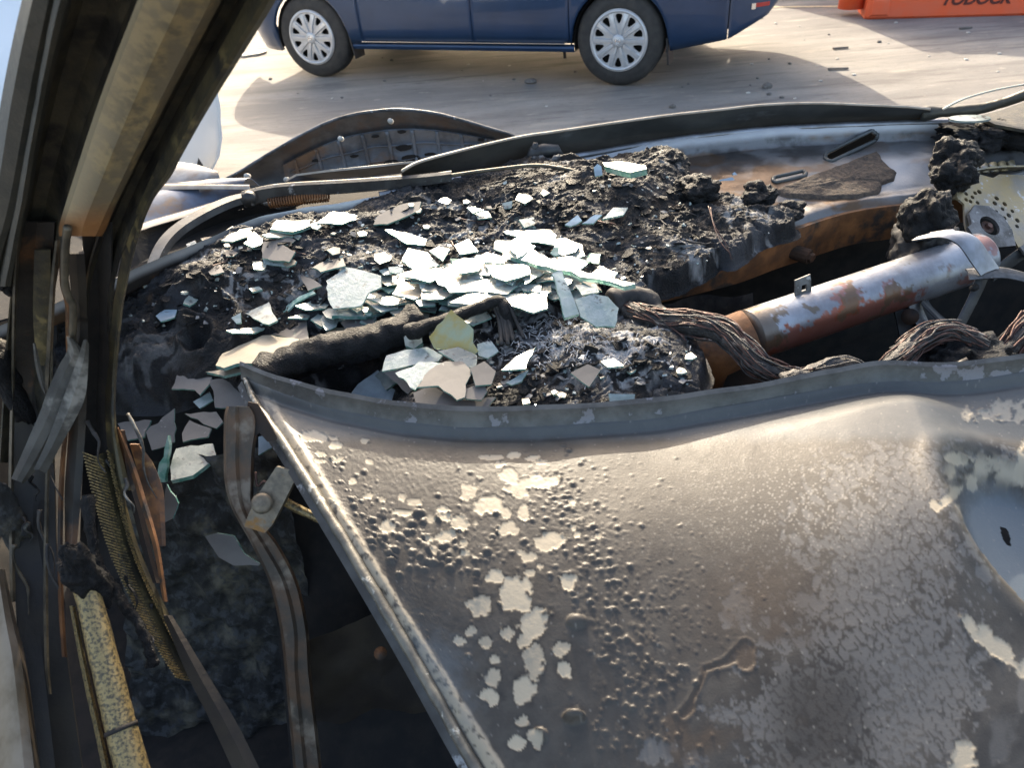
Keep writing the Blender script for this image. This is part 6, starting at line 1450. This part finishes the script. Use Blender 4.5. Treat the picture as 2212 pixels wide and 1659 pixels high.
# ================================================================== WHITE CAR at the left
white = thing('white_car', 'pale white car behind the pillar at the left edge with its bumper showing', 'car', (0, 0, 0))
wc = Pz(478, 395, 0)      # ground under its nearest corner
wo = Pz(405, 352, .12); 
def wcar():
    # corner post: bumper corner at the right, body going left and away
    Rr = Pz(462, 262, .50)
    ux = Vector((-.92, -.40, 0)).normalized(); un = Vector((-.40, .92, 0)).normalized(); base = Vector((Rr.x, Rr.y, 0)) - un * .40
    def Q(s, w, z): return base + ux * s + un * w + Vector((0, 0, z))
    rows = []
    # near face, bulged, from the rounded corner leftwards
    prof_ = [(.30, .32), (.23, .24), (.24, .16), (.28, .085), (.34, .035), (.42, .0), (.50, -.015), (.56, -.03), (.68, -.04), (.80, -.02), (.92, .04), (1.02, .14), (1.18, .30), (1.38, .48), (1.44, .7)]
    for s in np.linspace(0, 1, 40):
        L_ = 3.9 * s ** 1.6; crn = max(0, 1 - L_ / .42)
        rows.append([Q(L_ + w * crn, w * (1 - crn) + .42 * crn ** 2 + max(0, z - .95) * .2 , z - .02 * crn) for z, w in prof_])
    strip('body', rows, M['whitepaint'], white, thick=.02)
    # end face round the corner
    rows = []
    for s in np.linspace(0, 1, 16):
        rows.append([Q(w + .20 * max(0, s - .6) * 2.5 - .02 * math.sin(s * math.pi), .42 + 1.05 * s, z) for z, w in prof_])
    strip('bumper', rows, M['whitepaint'], white, thick=.02)
    for L_ in (.42, 3.1):
        c = Q(L_, .26 if L_ < 1 else .2, .31); mb = MB(); mb.tube([c - un * .06, c - un * .05, c + un * .13, c + un * .14], [.27, .31, .31, .27], n=40); mb.build('wheel', M['tyre'], white)
    mb = MB(); mb.add([Q(.1, .3, .3), Q(3.8, .2, .3), Q(3.8, 1.6, .3), Q(.1, 1.4, .3), Q(.3, .4, 1.3), Q(3.5, .4, 1.4), Q(3.5, 1.5, 1.4), Q(.3, 1.4, 1.3)], [(0, 1, 2, 3), (4, 7, 6, 5), (0, 4, 5, 1), (1, 5, 6, 2), (2, 6, 7, 3), (3, 7, 4, 0)]); mb.build('inner_shell', M['vanwhite'], white, smooth=False)
wcar()

# ================================================================== ORANGE BARRIER
b0 = Pz(1868, 42, 0); b1 = Pz(2212, 33, 0); bu = (b1 - b0).normalized(); bn = Vector((bu.y, -bu.x, 0)); bn = bn if bn.y < 0 else -bn
bar = thing('traffic_barrier', 'orange plastic water filled traffic barrier with dark lettering at the top right', 'barrier', tuple(b0))
def Bp(s, w, z): return b0 + bu * s - bn * w + Vector((0, 0, z))
prof_ = [(.02, .0), (.0, .02), (.0, .22), (.012, .27), (.09, .42), (.10, .80), (.13, .82), (.34, .82), (.37, .80), (.38, .42), (.458, .27), (.47, .22), (.47, .02), (.45, .0)]
rows = [[Bp(s, w + (.03 if k in (0, 5) else 0) * (1 if w < .23 else -1), z) for w, z in prof_] for k, s in enumerate([0, .03, .6, 1.2, 1.78, 1.83])]
V = [p for r_ in rows for p in r_]; nc = len(prof_); Fq = [(i * nc + j, i * nc + (j + 1) % nc, (i + 1) * nc + (j + 1) % nc, (i + 1) * nc + j) for i in range(len(rows) - 1) for j in range(nc)] + [tuple(range(nc)), tuple(5 * nc + j for j in range(nc - 1, -1, -1))]
mesh_obj('barrier_body', V, Fq, M['barrier'], bar, smooth=False)
mb = MB(); mb.add([Bp(.03, -.006, .03), Bp(.19, -.006, .03), Bp(.19, -.006, .20), Bp(.03, -.006, .20), Bp(.045, -.02, .045), Bp(.175, -.02, .045), Bp(.175, -.02, .15), Bp(.045, -.02, .15)], [(0, 1, 5, 4), (1, 2, 6, 5), (2, 3, 7, 6), (3, 0, 4, 7), (4, 5, 6, 7)]); mb.build('fork_boss', M['barrier'], bar, smooth=False)
# connecting lug and the neighbouring end
mb = MB(); mb.tube([Bp(-.10, .24, .06), Bp(-.10, .24, .78)], .11, n=20); mb.build('coupling_lug', M['barrier'], bar)
fc_ = bpy.data.curves.new('lettering', 'FONT'); fc_.body = 'YODOCK'; fc_.size = .125; fc_.extrude = .002; fc_.align_x = 'CENTER'; fc_.shear = .25; fc_.offset = .004
to = bpy.data.objects.new('t', fc_); col.objects.link(to); bpy.context.view_layer.update(); me = bpy.data.meshes.new_from_object(to)
sc_ = (Pz(2076, 20, 0) - b0).dot(bu)
V = [Bp(sc_ + v.co.x, -.004 - v.co.z, .105 + v.co.y) for v in me.vertices]; Fq = [tuple(p.vertices) for p in me.polygons]
bpy.data.objects.remove(to); mesh_obj('lettering', V, Fq, M['ink'], bar, smooth=False)

# ================================================================== OFF TO THE TOP: the vehicle whose shadow falls across the yard
# its shadow's near edge runs through these ground points
s0 = Pz(1690, 75, 0); s1 = Pz(2300, 138, 0)
vh = 2.1; L_ = vh / math.tan(SUN_EL)
sd = Vector((math.sin(SUN_AZ), math.cos(SUN_AZ), 0))
v0 = s0 + sd * L_; v1 = s1 + sd * L_
van = thing('parked_van', 'white high roof van parked beyond the orange barrier whose shadow crosses the yard', 'van', tuple((v0 + v1) / 2))
vu = (v1 - v0).normalized(); vn_ = Vector((vu.y, -vu.x, 0)); vn_ = vn_ if vn_.y < 0 else -vn_; v0 = v0 + vu * .05
def Vp(s, w, z): return v0 + vu * s - vn_ * w + Vector((0, 0, z))
side = [(0.05, .45), (0, .75), (.05, 1.0), (.75, 1.25), (1.35, 1.95), (1.6, vh), (5.2, vh), (5.35, 1.9), (5.4, .5), (5.3, .4)]
V = []; 
for w, ins in ((0, .06), (.08, 0), (1.85, 0), (1.95, .06)):
    for s, z in side: V.append(Vp(s, w, z - (ins if z > 1.5 else 0)))
ns = len(side); Fq = [(i * ns + j, i * ns + (j + 1) % ns, (i + 1) * ns + (j + 1) % ns, (i + 1) * ns + j) for i in range(3) for j in range(ns)] + [tuple(range(ns - 1, -1, -1)), tuple(3 * ns + j for j in range(ns))]
mesh_obj('body', V, Fq, M['vanwhite'], van, smooth=False)
for s in (1.0, 4.4):
    for w in (-.01, 1.72):
        mb = MB(); mb.tube([Vp(s, w, .34), Vp(s, w + .22, .34)], .34, n=28); mb.build('wheel', M['tyre'], van)
plate('side_window', [Vp(1.0, -.006, 1.3), Vp(1.9, -.006, 1.3), Vp(1.9, -.006, 1.8), Vp(1.45, -.006, 1.8)], .01, M['glassdark'], van)

# ================================================================== GROUND MARKS AND LITTER
lp = [Pz(1640, 14, .004), Pz(1830, 12, .004)]
u = (lp[1] - lp[0]).normalized(); nn = Vector((-u.y, u.x, 0)) * .035
ln = mesh_obj('painted_line', [lp[0] - u * 3 - nn, lp[1] + u * 3 - nn, lp[1] + u * 3 + nn, lp[0] - u * 3 + nn], [(0, 1, 2, 3)], M['paintline'], smooth=False); ln['kind'] = 'structure'
o = plate('plastic_strip', [Pz(a, b, .02) - Pz(548, 112, 0) for a, b in [(518, 116), (545, 108), (572, 106), (576, 109), (560, 114), (524, 119)]], .015, M['palechip']); o.location = Pz(548, 112, 0)
tag(o, 'pale strip of trim lying on sunlit ground left of the blue sedan', 'trim strip')
def pebble(p, r, m, name, lab, cat, grp, fl=.6):
    V = []; n = 7
    for i in range(n):
        th = math.pi * i / (n - 1)
        for j in range(10):
            ph = 2 * math.pi * j / 10; d = Vector((math.sin(th) * math.cos(ph), math.sin(th) * math.sin(ph) , math.cos(th) * fl))
            V.append(d * r * (1 + .35 * mnoise.noise(d * 1.7 + Vector((p.x * 9, p.y * 9, 0)))) + Vector((0, 0, r * fl * .7)))
    Fq = [(i * 10 + j, (i + 1) * 10 + j, (i + 1) * 10 + (j + 1) % 10, i * 10 + (j + 1) % 10) for i in range(n - 1) for j in range(10)]
    o = mesh_obj(name, V, Fq, m, smooth=False); o.location = p; tag(o, lab, cat, grp); return o
pebble(Pz(1657, 189, 0), .035, M['stone'], 'stone', 'dark stone in the shadow right of the sedan rear wheel', 'stone', None)
pebble(Pz(1452, 232, 0), .022, M['stone'], 'stone', 'dark stone on shaded ground just above the far panel edge', 'stone', None)
pebble(Pz(1146, 178, 0), .05, M['stone'], 'stone', 'dark lump on shaded ground between the wheels of the sedan', 'stone', None, .35)
for i in range(70):
    px = random.uniform(480, 2212); py = random.uniform(5, 230)
    p = Pz(px, py, 0)
    if abs((p - CENT).dot(UN)) < 1.9 and -.2 < (p - CENT).dot(-UN) < 1.9: pass
    k = random.random()
    r_ = random.uniform(.006, .018); z_, h_, v_ = where(px, py, 480, 2212, 5, 230, r_, .006, .018); v_ = {'back': 'far', 'centre': 'middle', 'front': 'near'}[v_]
    if k < .6: pebble(p, r_, M['stone'], 'stone', '%s dark stone among the litter on the %s %s of the yard' % (z_, v_, h_), 'stone', 'small dark stones on the yard', .5)
    else: pebble(p, r_, M['palechip'], 'pale_chip', '%s pale chip among the litter on the %s %s of the yard' % (z_, v_, h_), 'chip', 'small pale chips on the yard', .35)
for (a, b, w) in [(2165, 105, .12), (2085, 62, .10), (2160, 150, .14)]:
    p = Pz(a, b, 0) if a < 2100 else Pz(a - 350, b, 0)
    mb = MB(); mb.box((0, 0, .01), (w, .02, .012), Matrix.Rotation(random.uniform(-.3, .3), 3, 'Z')); o = mb.build('wood_sliver', M['stone'], smooth=False); o.location = p
    tag(o, 'thin dark sliver lying in the van shadow right of the sedan', 'sliver', 'dark slivers in the van shadow')
# tidy helper properties
for o in bpy.data.objects:
    for k in ('_base',):
        if k in o: del o[k]
for m in bpy.data.materials:
    if '_b' in m: del m['_b']
